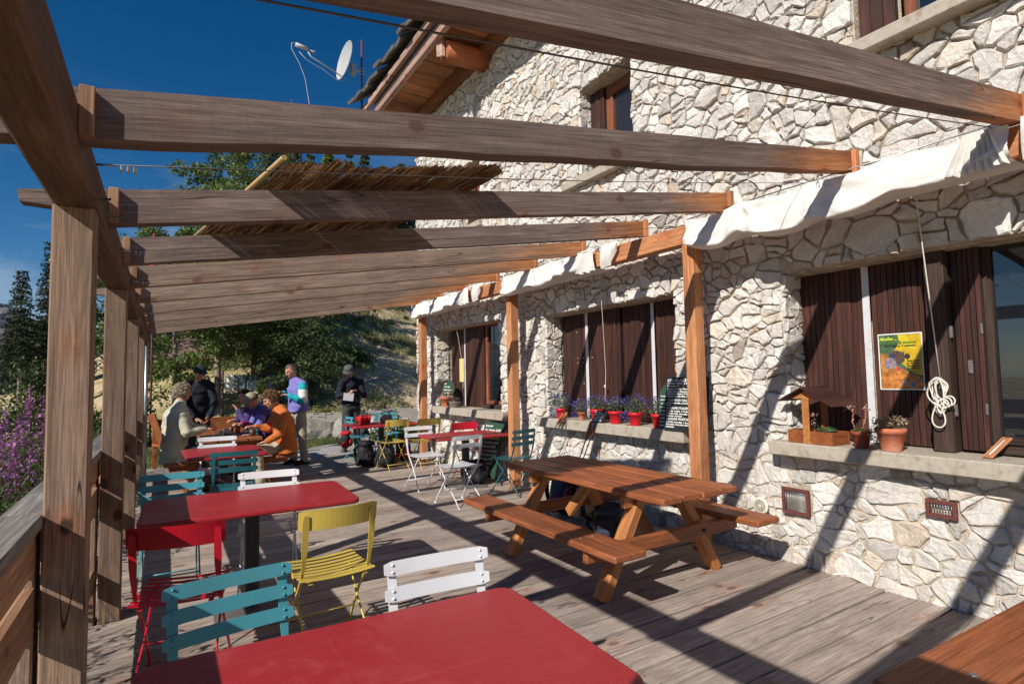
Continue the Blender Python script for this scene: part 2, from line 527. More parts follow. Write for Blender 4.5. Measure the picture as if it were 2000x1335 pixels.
M_STEEL = m_plain("galvanised_steel", (.42, .44, .45), .38, metal=.85, var=.1)
M_CABLE = m_plain("cable_steel", (.12, .11, .10), .5, metal=.5, var=.1)
M_STRIP = m_plain("white_metal_strip", (.60, .60, .62), .5, var=.06, scale=20, dirt=(.35, .33, .3))
M_RUST = m_plain("rust_frame", (.13, .035, .03), .75, var=.3, scale=40)
M_BLACK = m_plain("near_black", (.012, .012, .013), .6)
M_WPLAST = m_plain("cream_plastic", (.68, .63, .52), .5, var=.06)
M_ROPE = m_plain("white_rope", (.70, .66, .58), .8, var=.1, scale=80, bump=.002, bscale=300)
M_TERRA = m_plain("terracotta", (.52, .16, .085), .8, spec=.2, var=.15, scale=18, dirt=(.5, .3, .22), dirt_amt=.7, bump=.001)
M_TERRAD = m_plain("dark_terracotta", (.26, .06, .03), .7, spec=.3, var=.15, scale=18)
M_POTRED = m_plain("red_pot", (.60, .012, .022), .45, spec=.4, var=.05)
M_SOIL = m_plain("soil", (.05, .035, .025), .95, var=.4, scale=60, bump=.01)
M_SLATE = m_plain("blackboard", (.018, .020, .022), .7, spec=.25, var=.25, scale=8, dirt=(.05, .05, .05))
M_GREENB = m_plain("green_board", (.030, .075, .048), .7, spec=.25, var=.2, scale=8)
M_CHALK = m_plain("chalk", (.80, .80, .76), .9, var=.1)
M_DISH = m_plain("dish_white", (.42, .43, .44), .45, var=.05)
M_BAMBOO = m_plain("bamboo", (.44, .29, .12), .5, var=.15, scale=30)
M_REED = m_wood("reed", (.13, .068, .03), (.35, .20, .095), rough=.75, rnd=(.6, 1.35), knots=0)
M_SLATETILE = m_plain("stone_slate", (.13, .12, .115), .85, var=.3, scale=9, bump=.01, bscale=30, dirt=(.26, .25, .22), dirt_amt=.8)
M_SHED = m_plain("brown_render", (.20, .125, .10), .9, var=.12, scale=3)
M_BARK = m_plain("bark", (.09, .065, .05), .95, var=.4, scale=14, bump=.02, bscale=30)
M_PALEBARK = m_plain("pale_bark", (.26, .20, .17), .9, var=.35, scale=14, bump=.01, bscale=30)
M_BOULDER = m_plain("boulder_stone", (.30, .28, .25), .9, var=.3, scale=3, bump=.03, bscale=12, dirt=(.17, .17, .13), dirt_amt=.7)

# glass of the windows: dark room behind, sharp reflection of the valley
def m_glass(name, tint, rough=.02):
    m = MT(name); m.set(tint, rough, 0.0, 1.0)
    m.b.inputs['IOR'].default_value = 1.6
    return m.mat
M_PANE = m_glass("window_glass", (.010, .013, .018))
M_CURTAIN = m_plain("green_curtain", (.28, .34, .22), .9, var=.15, scale=40)

def m_cloth(name, col, var=.06, trans=0.0, rough=.85, bump=.004, bscale=25):
    m = MT(name)
    v = m.coord('Object')
    n = m.noise(v, bscale * .3, 4, .6)
    c = m.scalecol(col, m.maprange(n, .3, .7, 1 - var, 1 + var))
    m.set(c, rough, 0.0, .2)
    m.bump(m.noise(v, bscale, 4, .55, .6), bump)
    if trans:
        tr = m.node("ShaderNodeBsdfTranslucent"); mx = m.node("ShaderNodeMixShader")
        m.l.new(c, tr.inputs['Color']); mx.inputs['Fac'].default_value = trans
        m.l.new(m.b.outputs[0], mx.inputs[1]); m.l.new(tr.outputs[0], mx.inputs[2])
        m.l.new(mx.outputs[0], m.n['Material Output'].inputs['Surface'])
    return m.mat
M_AWN = m_cloth("awning_canvas", (.80, .77, .73), trans=.14, bump=.006, bscale=14)

# stones: tone 0..1 comes from each face
def make_stone_mat():
    m = MT("wall_stone")
    at = m.node("ShaderNodeAttribute"); at.attribute_name = "tone"
    v = m.coord('Object')
    big = m.noise(v, 5.5, 6, .62)
    fine = m.noise(v, 42, 5, .65)
    c = m.ramp(at.outputs['Fac'], [(0, (.48, .45, .41)), (.2, (.64, .605, .55)), (.42, (.79, .755, .705)), (.60, (.71, .675, .62)), (.74, (.62, .58, .53)), (.80, (.72, .65, .56)), (.88, (.68, .585, .48)), (.94, (.58, .45, .34)), (1, (.38, .34, .31))])
    c = m.scalecol(c, m.maprange(big, .28, .72, .84, 1.10))
    c = m.mix(m.math('MULTIPLY', m.maprange(m.noise(v, 3.1, 7, .7, .5), .60, .74), .5, True), c, (.47, .27, .13))
    c = m.mix(m.math('MULTIPLY', m.maprange(m.noise(v, 8.0, 8, .72, .8), .63, .73), .55, True), c, (.24, .22, .20))
    c = m.scalecol(c, m.maprange(fine, .3, .7, .80, 1.04))
    m.set(c, .88, 0.0, .2)
    h = m.math('ADD', m.math('MULTIPLY', m.noise(v, 16, 6, .62, .6), .7), m.math('MULTIPLY', fine, .3))
    m.bump(h, .028, .9)
    return m.mat
M_STONE = make_stone_mat()

# ------------------------------------------------------------------ stone masonry
def clip(poly, nx, nz, d):
    """keep the side nx*x+nz*z <= d"""
    out = []
    n = len(poly)
    for i in range(n):
        a, b = poly[i], poly[(i + 1) % n]
        da, db = nx * a[0] + nz * a[1] - d, nx * b[0] + nz * b[1] - d
        if da <= 0: out.append(a)
        if (da < 0 < db) or (db < 0 < da):
            t = da / (da - db)
            out.append((a[0] + t * (b[0] - a[0]), a[1] + t * (b[1] - a[1])))
    return out

def masonry_cells(x0, x1, z0, z1, holes, tiers, rs, sy=1.2, sizefun=None):
    """power diagram of big, middling and small stones in a rectangle with rectangular holes"""
    P, R = np.zeros((0, 2)), np.zeros(0)
    for lo, hi, tries, pack in tiers:
        for _ in range(tries):
            x, z = rs.uniform(x0, x1), rs.uniform(z0, z1)
            r = rs.uniform(lo, hi)
            if sizefun: r *= sizefun(x, z)
            if any(hx0 - r * .35 < x < hx1 + r * .35 and hz0 - r * .35 < z < hz1 + r * .35 for hx0, hx1, hz0, hz1 in holes): continue
            q = np.array([x, z * sy])
            if len(P):
                d = np.hypot(P[:, 0] - q[0], P[:, 1] - q[1])
                if (d < pack * (R + r)).any(): continue
            P = np.vstack([P, q]); R = np.append(R, r)
    cells = []
    for i in range(len(P)):
        s = P[i]
        poly = [(max(x0, s[0] - .6), max(z0 * sy, s[1] - .6)), (min(x1, s[0] + .6), max(z0 * sy, s[1] - .6)),
                (min(x1, s[0] + .6), min(z1 * sy, s[1] + .6)), (max(x0, s[0] - .6), min(z1 * sy, s[1] + .6))]
        d = np.hypot(P[:, 0] - s[0], P[:, 1] - s[1])
        for j in np.argsort(d)[1:34]:
            if d[j] > 1.0: break
            t = P[j]
            poly = clip(poly, 2 * (t[0] - s[0]), 2 * (t[1] - s[1]), t @ t - s @ s - R[j] ** 2 + R[i] ** 2)
            if len(poly) < 3: break
        if len(poly) < 3: continue
        for hx0, hx1, hz0, hz1 in holes:
            if min(p[0] for p in poly) < hx1 and max(p[0] for p in poly) > hx0 and min(p[1] for p in poly) < hz1 * sy and max(p[1] for p in poly) > hz0 * sy:
                m_ = [(hx0 - s[0], (1, 0, hx0)), (s[0] - hx1, (-1, 0, -hx1)), (hz0 * sy - s[1], (0, 1, hz0 * sy)), (s[1] - hz1 * sy, (0, -1, -hz1 * sy))]
                _, (a, b, dd) = max(m_, key=lambda t_: t_[0])
                poly = clip(poly, a, b, dd)
                if len(poly) < 3: break
        if len(poly) < 3: continue
        poly = [(p[0], p[1] / sy) for p in poly]
        A = sum(poly[k][0] * poly[(k + 1) % len(poly)][1] - poly[(k + 1) % len(poly)][0] * poly[k][1] for k in range(len(poly))) / 2
        if abs(A) < .0009: continue
        if A < 0: poly = poly[::-1]
        cells.append((poly, abs(A)))
    return cells

def stone_shape(poly, area, rs, gap=.007, depth=.06, proud=.02):
    """one stone from its outline: list of (u, v, w) and faces; w grows outward"""
    # break each long edge with a point that wanders, so the outline is not straight
    q_ = []
    for i in range(len(poly)):                    # knock off the sharp corners
        a, b, c = poly[i - 1], poly[i], poly[(i + 1) % len(poly)]
        u1 = (a[0] - b[0], a[1] - b[1]); u2 = (c[0] - b[0], c[1] - b[1])
        l1, l2 = math.hypot(*u1) + 1e-9, math.hypot(*u2) + 1e-9
        ca = (u1[0] * u2[0] + u1[1] * u2[1]) / (l1 * l2)
        if ca > -.12:
            k_ = min(l1, l2) * (.10 + .24 * max(0, ca)) * rs.uniform(.7, 1.3)
            q_.append((b[0] + u1[0] / l1 * k_, b[1] + u1[1] / l1 * k_)); q_.append((b[0] + u2[0] / l2 * k_, b[1] + u2[1] / l2 * k_))
        else: q_.append(b)
    poly = q_
    pts = []
    n = len(poly)
    for i in range(n):
        a, b = poly[i], poly[(i + 1) % n]
        L = math.hypot(b[0] - a[0], b[1] - a[1])
        if L < .009: continue
        pts.append((a[0] + rs.normal(0, .003), a[1] + rs.normal(0, .003)))
        if L > .07:
            k = 1 if L < .16 else 2
            for q in range(1, k + 1):
                t = q / (k + 1) + rs.uniform(-.1, .1)
                o = rs.normal(-.001, L * .04)
                pts.append((a[0] + t * (b[0] - a[0]) + o * (b[1] - a[1]) / L, a[1] + t * (b[1] - a[1]) - o * (b[0] - a[0]) / L))
    if len(pts) < 3: return None
    cx = sum(p[0] for p in pts) / len(pts); cz = sum(p[1] for p in pts) / len(pts)
    size = math.sqrt(area)
    g = min(rs.uniform(gap * .3, gap * 1.9), size * .13)
    tilt_u, tilt_v = rs.normal(0, .085), rs.normal(0, .07)
    base = rs.uniform(0, proud)
    def ring(inset, w, tilt, jit):
        out = []
        for (x, z) in pts:
            dx, dz = x - cx, z - cz
            L = math.hypot(dx, dz) + 1e-6
            k = max(.25, 1 - inset / L)
            px, pz = cx + dx * k, cz + dz * k
            out.append((px, pz, w + (tilt_u * (px - cx) + tilt_v * (pz - cz)) * tilt + rs.normal(0, jit)))
        return out
    m = len(pts)
    r0 = ring(g, -depth, 0, 0)
    r1 = ring(g * 1.1, base - .007 - .03 * min(size, .1), .9, .0035)
    r2 = ring(g + .005 + .040 * size, base, 1, .004)
    V = r0 + r1 + r2 + [(cx + rs.normal(0, size * .1), cz + rs.normal(0, size * .1), base + rs.normal(.0, .003))]
    F = []
    for k in range(m):
        k2 = (k + 1) % m
        F.append((k, k2, m + k2, m + k)); F.append((m + k, m + k2, 2 * m + k2, 2 * m + k)); F.append((2 * m + k, 2 * m + k2, 3 * m))
    return V, F

def split_cell(poly, rs, target, depth=0):
    """break an outline into angular blocks with T joints, longer than they are high"""
    A = abs(sum(poly[k][0] * poly[(k + 1) % len(poly)][1] - poly[(k + 1) % len(poly)][0] * poly[k][1] for k in range(len(poly)))) / 2
    if A < target(rs) or depth > 2: return [(poly, A)] if A > .0008 else []
    xs = [p[0] for p in poly]; zs = [p[1] for p in poly]
    w, h = max(xs) - min(xs), max(zs) - min(zs)
    t = rs.uniform(.36, .64)
    px, pz = min(xs) + w * (t if w * rs.uniform(.75, 1.35) > h * 1.25 else rs.uniform(.4, .6)), min(zs) + h * t
    if w * rs.uniform(.7, 1.3) > h * 1.2: a = rs.normal(0, .22)                       # upright joint
    else: a = math.pi / 2 + rs.normal(0, .18)                                        # lying joint
    nx, nz = math.cos(a), math.sin(a); d = nx * px + nz * pz
    out = []
    for q in (clip(poly, nx, nz, d), clip(poly, -nx, -nz, -d)):
        if len(q) >= 3: out += split_cell(q, rs, target, depth + 1)
    return out

def pick_tone(rs):
    t = rs.random_sample()
    if t < .90: return rs.uniform(.05, .80)
    if t < .975: return rs.uniform(.80, .9)
    if t < .99: return rs.uniform(.90, .95)
    return rs.uniform(.96, 1.0)

# ------------------------------------------------------------------ the house
XW = 4.24
HOLES = [  # y0, y1, z0, z1
    (-1.2, 2.66, .96, 2.30), (3.79, 5.99, .97, 2.29), (7.13, 9.48, .99, 2.36),
    (4.28, 5.19, 3.86, 4.97), (-1.2, 2.01, 3.84, 5.2), (7.70, 8.50, 3.98, 5.02)]
VENTS = [(2.50, 2.72, .395, .595), (1.55, 1.72, .565, .675)]
house = empty("stone_house", (XW, 4.0, 0), label="chalet of rough pale stone with dark brown shutters beside the terrace", cat="house")

# rubble core: mortar face with real openings
def wall_core():
    g = G()
    ys = sorted({-3.0, 10.36} | {h[0] for h in HOLES if h[0] > -3} | {h[1] for h in HOLES})
    zs = sorted({-.1, 6.6} | {h[2] for h in HOLES} | {h[3] for h in HOLES})
    xf, xb = XW + .020, XW + .40
    def solid(y, z): return not any(h[0] < y < h[1] and h[2] < z < h[3] for h in HOLES)
    vi = {}
    def vert(x, y, z):
        k = (x, y, z)
        if k not in vi: vi[k] = len(g.v); g.v.append(k)
        return vi[k]
    def face(q): g.f.append([vert(*p) for p in q]); g.m.append(0); g.sm.append(False)
    for a in range(len(ys) - 1):
        for b in range(len(zs) - 1):
            y0, y1, z0, z1 = ys[a], ys[a + 1], zs[b], zs[b + 1]
            if not solid((y0 + y1) / 2, (z0 + z1) / 2): continue
            face([(xf, y0, z0), (xf, y0, z1), (xf, y1, z1), (xf, y1, z0)])
            for (yy, ya) in ((y0, y0 - .01), (y1, y1 + .01)):
                if not solid(ya, (z0 + z1) / 2) or not (-3 < ya < 10.36):
                    face([(xf, yy, z0), (xf, yy, z1), (xb, yy, z1), (xb, yy, z0)])
            for (zz, za) in ((z0, z0 - .01), (z1, z1 + .01)):
                if not solid((y0 + y1) / 2, za) or not (-.1 < za < 6.6):
                    face([(xf, y0, zz), (xb, y0, zz), (xb, y1, zz), (xf, y1, zz)])
    return g
wall = wall_core().build("wall", M_MORTAR, house)
G().box((8.0, 3.68, 3.2), (6.6, 13.3, 6.6)).build("house_core", M_MORTAR, house)

def zfun(x, z):     # bigger stones low on the wall and near the camera's end, smaller and tighter far off
    k = 1.0
    if z > 2.6: k *= .92
    if x > 6: k *= .9
    if 2.7 < x < 3.75 and z < 2.6: k *= .88
    return k
rsw = np.random.RandomState(21)
cells = masonry_cells(.15, 10.36, -.02, 6.6, HOLES + VENTS,
                      [(.135, .20, 800, .88), (.085, .125, 2600, .80), (.045, .075, 5200, .79), (.022, .036, 6000, .84)], rsw, 1.3, zfun)
def stone_size(rs):
    q = rs.random_sample()
    return rs.uniform(.045, .075) if q < .2 else (rs.uniform(.017, .038) if q < .82 else rs.uniform(.008, .016))
cells = [c_ for poly, area in cells for c_ in split_cell(poly, rsw, stone_size)]

def project(p):
    d = cam.matrix_world.inverted() @ Vector(p)
    if d.z > -.05: return None
    f_ = cam_data.lens / 36.0 * 1024
    return (512 + f_ * d.x / -d.z, 341.5 - f_ * d.y / -d.z, -d.z)

stone_items = []
for poly, area in cells:
    cy = sum(p[0] for p in poly) / len(poly); cz = sum(p[1] for p in poly) / len(poly)
    lower = cz < 1.0
    sh = stone_shape(poly, area, rsw, gap=.006 if lower else .006, proud=.010 if lower else .026)
    if not sh: continue
    if lower: sh = ([(a_, b_, w_ - .009 if w_ > -.04 else w_) for a_, b_, w_ in sh[0]], sh[1])
    V = [Vector((XW - w, u, v_)) for u, v_, w in sh[0]]
    F = [f[::-1] for f in sh[1]]
    s = project((XW, cy, cz))
    score = 0
    if s and -10 < s[0] < 1034 and -10 < s[1] < 693: score = area / s[2] ** 2 * abs((Vector((XW, cy, cz)) - Vector((0, 0, 1.52))).normalized().x)
    stone_items.append((score, V, F, pick_tone(rsw)))
# far jambs of the openings, facing the camera
for (jy, z0, z1) in ((2.66, .96, 2.30), (5.99, .97, 2.29), (9.48, .99, 2.36), (5.19, 3.86, 4.97), (8.50, 3.98, 5.02)):
    for poly, area in masonry_cells(XW + .004, XW + .27, z0, z1, [], [(.10, .13, 60, .8), (.05, .08, 120, .82), (.028, .04, 150, .85)], rsw, 1.35):
        sh = stone_shape(poly, area, rsw, gap=.006, depth=.03, proud=.014)
        if not sh: continue
        V = [Vector((u, jy - .012 - w, v_)) for u, v_, w in sh[0]]
        cx_ = sum(p[0] for p in poly) / len(poly); cz = sum(p[1] for p in poly) / len(poly)
        s = project((cx_, jy, cz))
        score = 0
        if s and -10 < s[0] < 1034 and -10 < s[1] < 693: score = area / s[2] ** 2 * .8
        stone_items.append((score, V, sh[1], pick_tone(rsw)))
# quoins on the far corner, seen end on
stone_items.sort(key=lambda t: -t[0])
for sc_, V, F, tone in stone_items[:299]:
    me = bpy.data.meshes.new("stone"); me.from_pydata(V, [], F); face_attr(me, "tone", [tone] * len(F))
    link("stone", me, M_STONE, wall)
vv, ff, tt = [], [], []
for sc_, V, F, tone in stone_items[299:]:
    b = len(vv); vv += V; ff += [tuple(b + i for i in f) for f in F]; tt += [tone] * len(F)
me = bpy.data.meshes.new("small_stones"); me.from_pydata(vv, [], ff); face_attr(me, "tone", tt)
link("small_stones", me, M_STONE, wall, kind="stuff")

# lintels' flat undersides, a little proud of the mortar
def sill(y0, y1, zt, x0, x1, th, label=None):
    g = G()
    g.box(((x0 + x1) / 2, (y0 + y1) / 2, zt - th / 2), (x1 - x0, y1 - y0, th), ch=.008)
    o = g.build("window_sill", M_CONC, house)
    if label: o["label"] = label
sill(-1.4, 2.74, .965, 4.085, 4.60, .105)
sill(3.60, 6.00, .975, 4.085, 4.60, .115)
sill(6.85, 9.30, .995, 4.085, 4.60, .12)
sill(4.20, 5.42, 3.86, 4.13, 4.55, .10)
sill(-1.4, 2.10, 3.83, 4.10, 4.55, .10)
sill(7.60, 8.60, 3.97, 4.15, 4.55, .09)
for (y0, y1, z) in ((-1.2, 2.66, 2.30), (3.79, 5.99, 2.29), (7.13, 9.48, 2.36), (4.28, 5.19, 4.97), (7.70, 8.50, 5.02)):
    G().box((4.425, (y0 + y1) / 2, z + .004), (.25, y1 - y0 - .01, .03), ch=.004).build("lintel", M_MORTAR, house)

def shutter(y0, y1, z0, z1, x, nb, name="shutter", mat=None, th=.03):
    """a leaf of upright boards with shadow gaps; each board a piece"""
    s = bpy.data.objects.new(name, None); COL.objects.link(s); s.parent = house
    s.matrix_basis = wm(house).inverted() @ Matrix.Translation((x, y0, z0))
    w = (y1 - y0) / nb
    for i in range(nb):
        yy = y0 + w * (i + .5)
        dx = rsw.uniform(-.003, .003)
        beam("board", (x + dx, yy, z0), (x + dx, yy, z1), w - .0035, th, mat or W_SHUT, s, up=(1, 0, 0), ch=.0028)
    G().box((x + th / 2 + .008, (y0 + y1) / 2, (z0 + z1) / 2), (.014, y1 - y0, z1 - z0 - .02)).build("back_panel", M_BLACK, s)
    return s
# big window by the camera
shutter(2.17, 2.66, .975, 2.36, 4.50, 12)
shutter(1.725, 2.11, .975, 2.36, 4.50, 10)
beam("metal_strip", (4.478, 2.14, .97), (4.478, 2.14, 2.36), .05, .008, M_STRIP, house, up=(1, 0, 0), ch=.001)
beam("mullion", (4.39, 1.645, .968), (4.39, 1.645, 2.36), .115, .12, W_DARKPOST, house, up=(1, 0, 0), ch=.006)
fold = shutter(1.425, 1.575, .985, 2.33, 4.43, 5)
def window(y0, y1, z0, z1, x, nm="window", fw=.06, mid=None, frame_mat=None, sill_board=True, pane=None):
    w = bpy.data.objects.new(nm, None); COL.objects.link(w); w.parent = house
    w.matrix_basis = wm(house).inverted() @ Matrix.Translation((x, (y0 + y1) / 2, z0))
    fm = frame_mat or W_FRAME
    beam("frame", (x, y0 + fw / 2, z0), (x, y0 + fw / 2, z1), fw, .06, fm, w, up=(1, 0, 0))
    beam("frame", (x, y1 - fw / 2, z0), (x, y1 - fw / 2, z1), fw, .06, fm, w, up=(1, 0, 0))
    beam("frame", (x + .001, y0 + fw, z0 + fw / 2), (x + .001, y1 - fw, z0 + fw / 2), .055, fw, fm, w)
    beam("frame", (x + .001, y0 + fw, z1 - fw / 2), (x + .001, y1 - fw, z1 - fw / 2), .055, fw, fm, w)
    if mid:
        for ym in mid: beam("frame", (x + .002, ym, z0 + fw), (x + .002, ym, z1 - fw), fw * 1.3, .05, fm, w, up=(1, 0, 0))
    G().box((x + .012, (y0 + y1) / 2, (z0 + z1) / 2), (.006, y1 - y0 - fw, z1 - z0 - fw)).build("pane", pane or M_PANE, w)
    return w
window(.0, 1.44, 1.03, 2.34, 4.50, fw=.05, frame_mat=W_DARKPOST)
beam("weather_board", (4.44, .0, 1.0), (4.44, 1.44, 1.0), .07, .05, W_DARKPOST, house)
# middle window
shutter(5.46, 5.93, .985, 2.34, 4.50, 9)
shutter(5.16, 5.385, .985, 2.34, 4.50, 5)
shutter(4.80, 5.12, .985, 2.34, 4.47, 6)
shutter(4.345, 4.78, .985, 2.34, 4.50, 8)
shutter(3.82, 4.27, .985, 2.34, 4.50, 8)
beam("metal_strip", (4.478, 5.42, .98), (4.478, 5.42, 2.33), .05, .008, M_STRIP, house, up=(1, 0, 0), ch=.001)
beam("metal_strip", (4.478, 4.307, .98), (4.478, 4.307, 2.33), .045, .008, M_STRIP, house, up=(1, 0, 0), ch=.001)
g = G()
for yy, zz in ((5.62, 2.05), (5.62, 1.72), (5.62, 1.66), (5.62, 1.4), (5.62, 1.2), (5.50, 1.72), (5.50, 1.66), (5.50, 1.4), (5.33, 1.72)):
    g.sphere((4.483, yy, zz), .007, 6, 4)
g.build("bolt_heads", M_STRIP, house)
# far window
shutter(8.80, 9.30, 1.005, 2.40, 4.50, 6)
beam("metal_strip", (4.478, 8.75, 1.0), (4.478, 8.75, 2.38), .05, .008, M_STRIP, house, up=(1, 0, 0), ch=.001)
shutter(8.03, 8.70, 1.005, 2.40, 4.47, 8)
window(7.16, 8.0, 1.06, 2.38, 4.50, fw=.06)
G().box((4.56, 7.76, 1.7), (.02, .22, 1.2)).build("curtain", M_CURTAIN, house)
beam("weather_board", (4.44, 7.16, 1.03), (4.44, 8.0, 1.03), .08, .06, W_DARKPOST, house)
# upper windows
M_PANED = m_glass("shaded_window_glass", (.012, .010, .010), .35)
window(4.30, 4.95, 3.87, 4.95, 4.50, fw=.12, mid=None, pane=M_PANED)
shutter(4.93, 5.17, 3.87, 4.95, 4.44, 3)
window(-.6, 1.74, 3.84, 5.18, 4.42, fw=.07, mid=[.95])
shutter(1.76, 2.0, 3.84, 5.18, 4.32, 3)
window(7.72, 8.2, 3.99, 5.0, 4.50, fw=.06)
shutter(8.2, 8.48, 3.99, 5.0, 4.44, 3)
# iron hinges and catches
M_IRON = m_plain("worn_iron", (.22, .20, .19), .5, metal=.6, var=.3, scale=60)
for zz in (1.75, 1.24):
    G().box((4.372, 1.578, zz), (.016, .016, .075), ch=.002).tube([(4.37, 1.586, zz - .045), (4.37, 1.586, zz + .045)], .006, 6).build("hinge", M_IRON, house)
    G().box((4.41, 1.43, zz + .01), (.010, .014, .07), ch=.002).build("hinge", M_IRON, house)
G().box((4.410, 1.50, 1.52), (.010, .026, .085), ch=.002).build("catch", M_IRON, house)

# vents
def grille(y0, y1, z0, z1, n, m_):
    v = bpy.data.objects.new("vent", None); COL.objects.link(v); v.parent = house
    v.matrix_basis = wm(house).inverted() @ Matrix.Translation((XW, (y0 + y1) / 2, z0))
    g = G(); x = XW - .025; b = .022
    g.box((x, y0 + b / 2, (z0 + z1) / 2), (.02, b, z1 - z0)); g.box((x, y1 - b / 2, (z0 + z1) / 2), (.02, b, z1 - z0))
    g.box((x, (y0 + y1) / 2, z0 + b / 2), (.018, y1 - y0 - 2 * b, b)); g.box((x, (y0 + y1) / 2, z1 - b / 2), (.018, y1 - y0 - 2 * b, b))
    g.build("frame", M_RUST, v)
    g = G()
    for i in range(1, n):
        yy = y0 + (y1 - y0) * i / n; g.tube([(x, yy, z0 + b), (x, yy, z1 - b)], .0018, 4)
    for i in range(1, m_):
        zz = z0 + (z1 - z0) * i / m_; g.tube([(x + .002, y0 + b, zz), (x + .002, y1 - b, zz)], .0018, 4)
    g.build("wire_mesh", M_STEEL, v)
    G().box((XW + .06, (y0 + y1) / 2, (z0 + z1) / 2), (.04, y1 - y0, z1 - z0)).build("duct", M_BLACK, v)
grille(*VENTS[0], 16, 16)
grille(*VENTS[1], 11, 7)
rv = bpy.data.objects.new("round_vent", None); COL.objects.link(rv); rv.parent = house
rv.matrix_basis = wm(house).inverted() @ Matrix.Translation((XW - .02, 2.91, .41))
Rx = Matrix.Rotation(rad(-90), 3, 'Y')
G().lathe([(.0, .0), (.066, .0), (.070, .006), (.066, .014), (.056, .017), (.0, .017)], (XW - .028, 2.91, .41), 28, R=Rx).build("cover", M_WPLAST, rv)
g = G()
for r_ in (.018, .031, .044):
    pts = []
    for k in range(25):
        a = 2 * math.pi * k / 24
        pts.append((XW - .047, 2.91 + r_ * math.cos(a), .41 + r_ * math.sin(a)))
    g.tube(pts, .0028, 4)
g.build("slots", M_BLACK, rv)

# ------------------------------------------------------------------ the roof's eave
roof = bpy.data.objects.new("roof", None); COL.objects.link(roof); roof.parent = house
roof.matrix_basis = wm(house).inverted() @ Matrix.Translation((XW, 4, 6.55))
YE = 10.75
yy = YE - .1
while yy > 4.6:
    w = random.uniform(.17, .23)
    beam("soffit_board", (3.44, yy, 6.60), (4.40, yy, 6.60 + .02), w - .006, .022, W_SOFFIT, roof)
    yy -= w
beam("wall_plate", (4.13, 4.0, 6.53), (4.13, YE, 6.53), .16, .12, W_SOFFIT, roof)
beam("fascia", (3.40, 4.0, 6.64), (3.40, YE, 6.64), .085, .17, W_FASCIA, roof)
beam("fascia", (3.29, 4.0, 6.80), (3.29, YE, 6.80), .07, .12, W_FASCIA, roof)
beam("ridge_board", (3.5, YE, 6.72), (4.4, YE + .0, 7.25), .05, .2, W_FASCIA, roof)
yy = YE + .1
while yy > 4.6:
    w = random.uniform(.22, .36)
    g = G(); z = 6.93 + random.uniform(-.015, .02); x0 = 3.10 + random.uniform(-.05, .05)
    g.prism([(x0, yy - w, z), (x0 + random.uniform(-.04, .04), yy, z + .02), (x0 + .8, yy, z + .55), (x0 + .8, yy - w, z + .53)], (-.02, 0, .05))
    g.build("roof_slate", M_SLATETILE, roof)
    g = G()
    g.prism([(x0 + .16, yy - w - .1, z + .11), (x0 + .14, yy - .1, z + .13), (x0 + 1.2, yy - .1, z + .85), (x0 + 1.2, yy - w - .1, z + .83)], (-.02, 0, .045))
    g.build("roof_slate", M_SLATETILE, roof)
    yy -= w
G().prism([(3.5, 3.0, 7.0), (3.5, YE, 7.0), (9, YE, 10.6), (9, 3.0, 10.6)], (-.05, 0, .08)).build("roof_plane", M_SLATETILE, roof)
for ly in (7.42,):
    g = G().tube([(0, 0, 0), (.25, .0, 0), (.9, 0, .01)], [.155, .165, .17], 16)
    g.build("purlin_log", W_LOG, roof, orient((3.52, ly, 6.42), (4.4, ly, 6.46)))
    g = G().prism([(3.50, ly - .06, 6.30), (3.47, ly + .07, 6.33), (3.47, ly + .09, 6.60), (3.50, ly - .03, 6.60)], (-.05, 0, 0))
    g.build("cut_end", W_FASCIA, roof)

# ------------------------------------------------------------------ terrace deck
deck = empty("terrace_deck", (1.8, 5, -.03), kind="structure")
G().box((1.8, 5.4, -.11), (4.9, 12.2, .14)).build("deck_substructure", M_BLACK, deck)
yy = -.62; pitch = .187; k = 0
while yy < 11.35:
    x0, x1 = -.64, XW + .03
    cuts = [x0]
    if k % 3 == 0: cuts.append(random.uniform(.6, 2.9))
    cuts.append(x1)
    for a, b in zip(cuts[:-1], cuts[1:]):
        dz = random.uniform(-.0025, .0015); tw = random.uniform(-.003, .003)
        beam("plank", (a + .0015, yy + pitch / 2, -.017 + dz - tw), (b - .0015, yy + pitch / 2, -.017 + dz + tw), pitch - random.uniform(.011, .018), .034, W_DECK, deck, ch=.0035)
    yy += pitch; k += 1

g = G()
rsd = np.random.RandomState(2)
yq = -.62
while yq < 11.2:
    for xj in (-.4, .22, .84, 1.46, 2.08, 2.70, 3.32, 3.94):
        for o_ in (.045, .14):
            x_, y_ = xj + rsd.normal(0, .006), yq + o_ + rsd.normal(0, .006)
            g.add([(x_ + .0042 * math.cos(a_), y_ + .0042 * math.sin(a_), .0032) for a_ in np.linspace(0, 2 * math.pi, 7)[:-1]], [tuple(range(6))])
    yq += pitch
g.build("deck_screws", M_DARKMETAL, deck, kind="stuff")

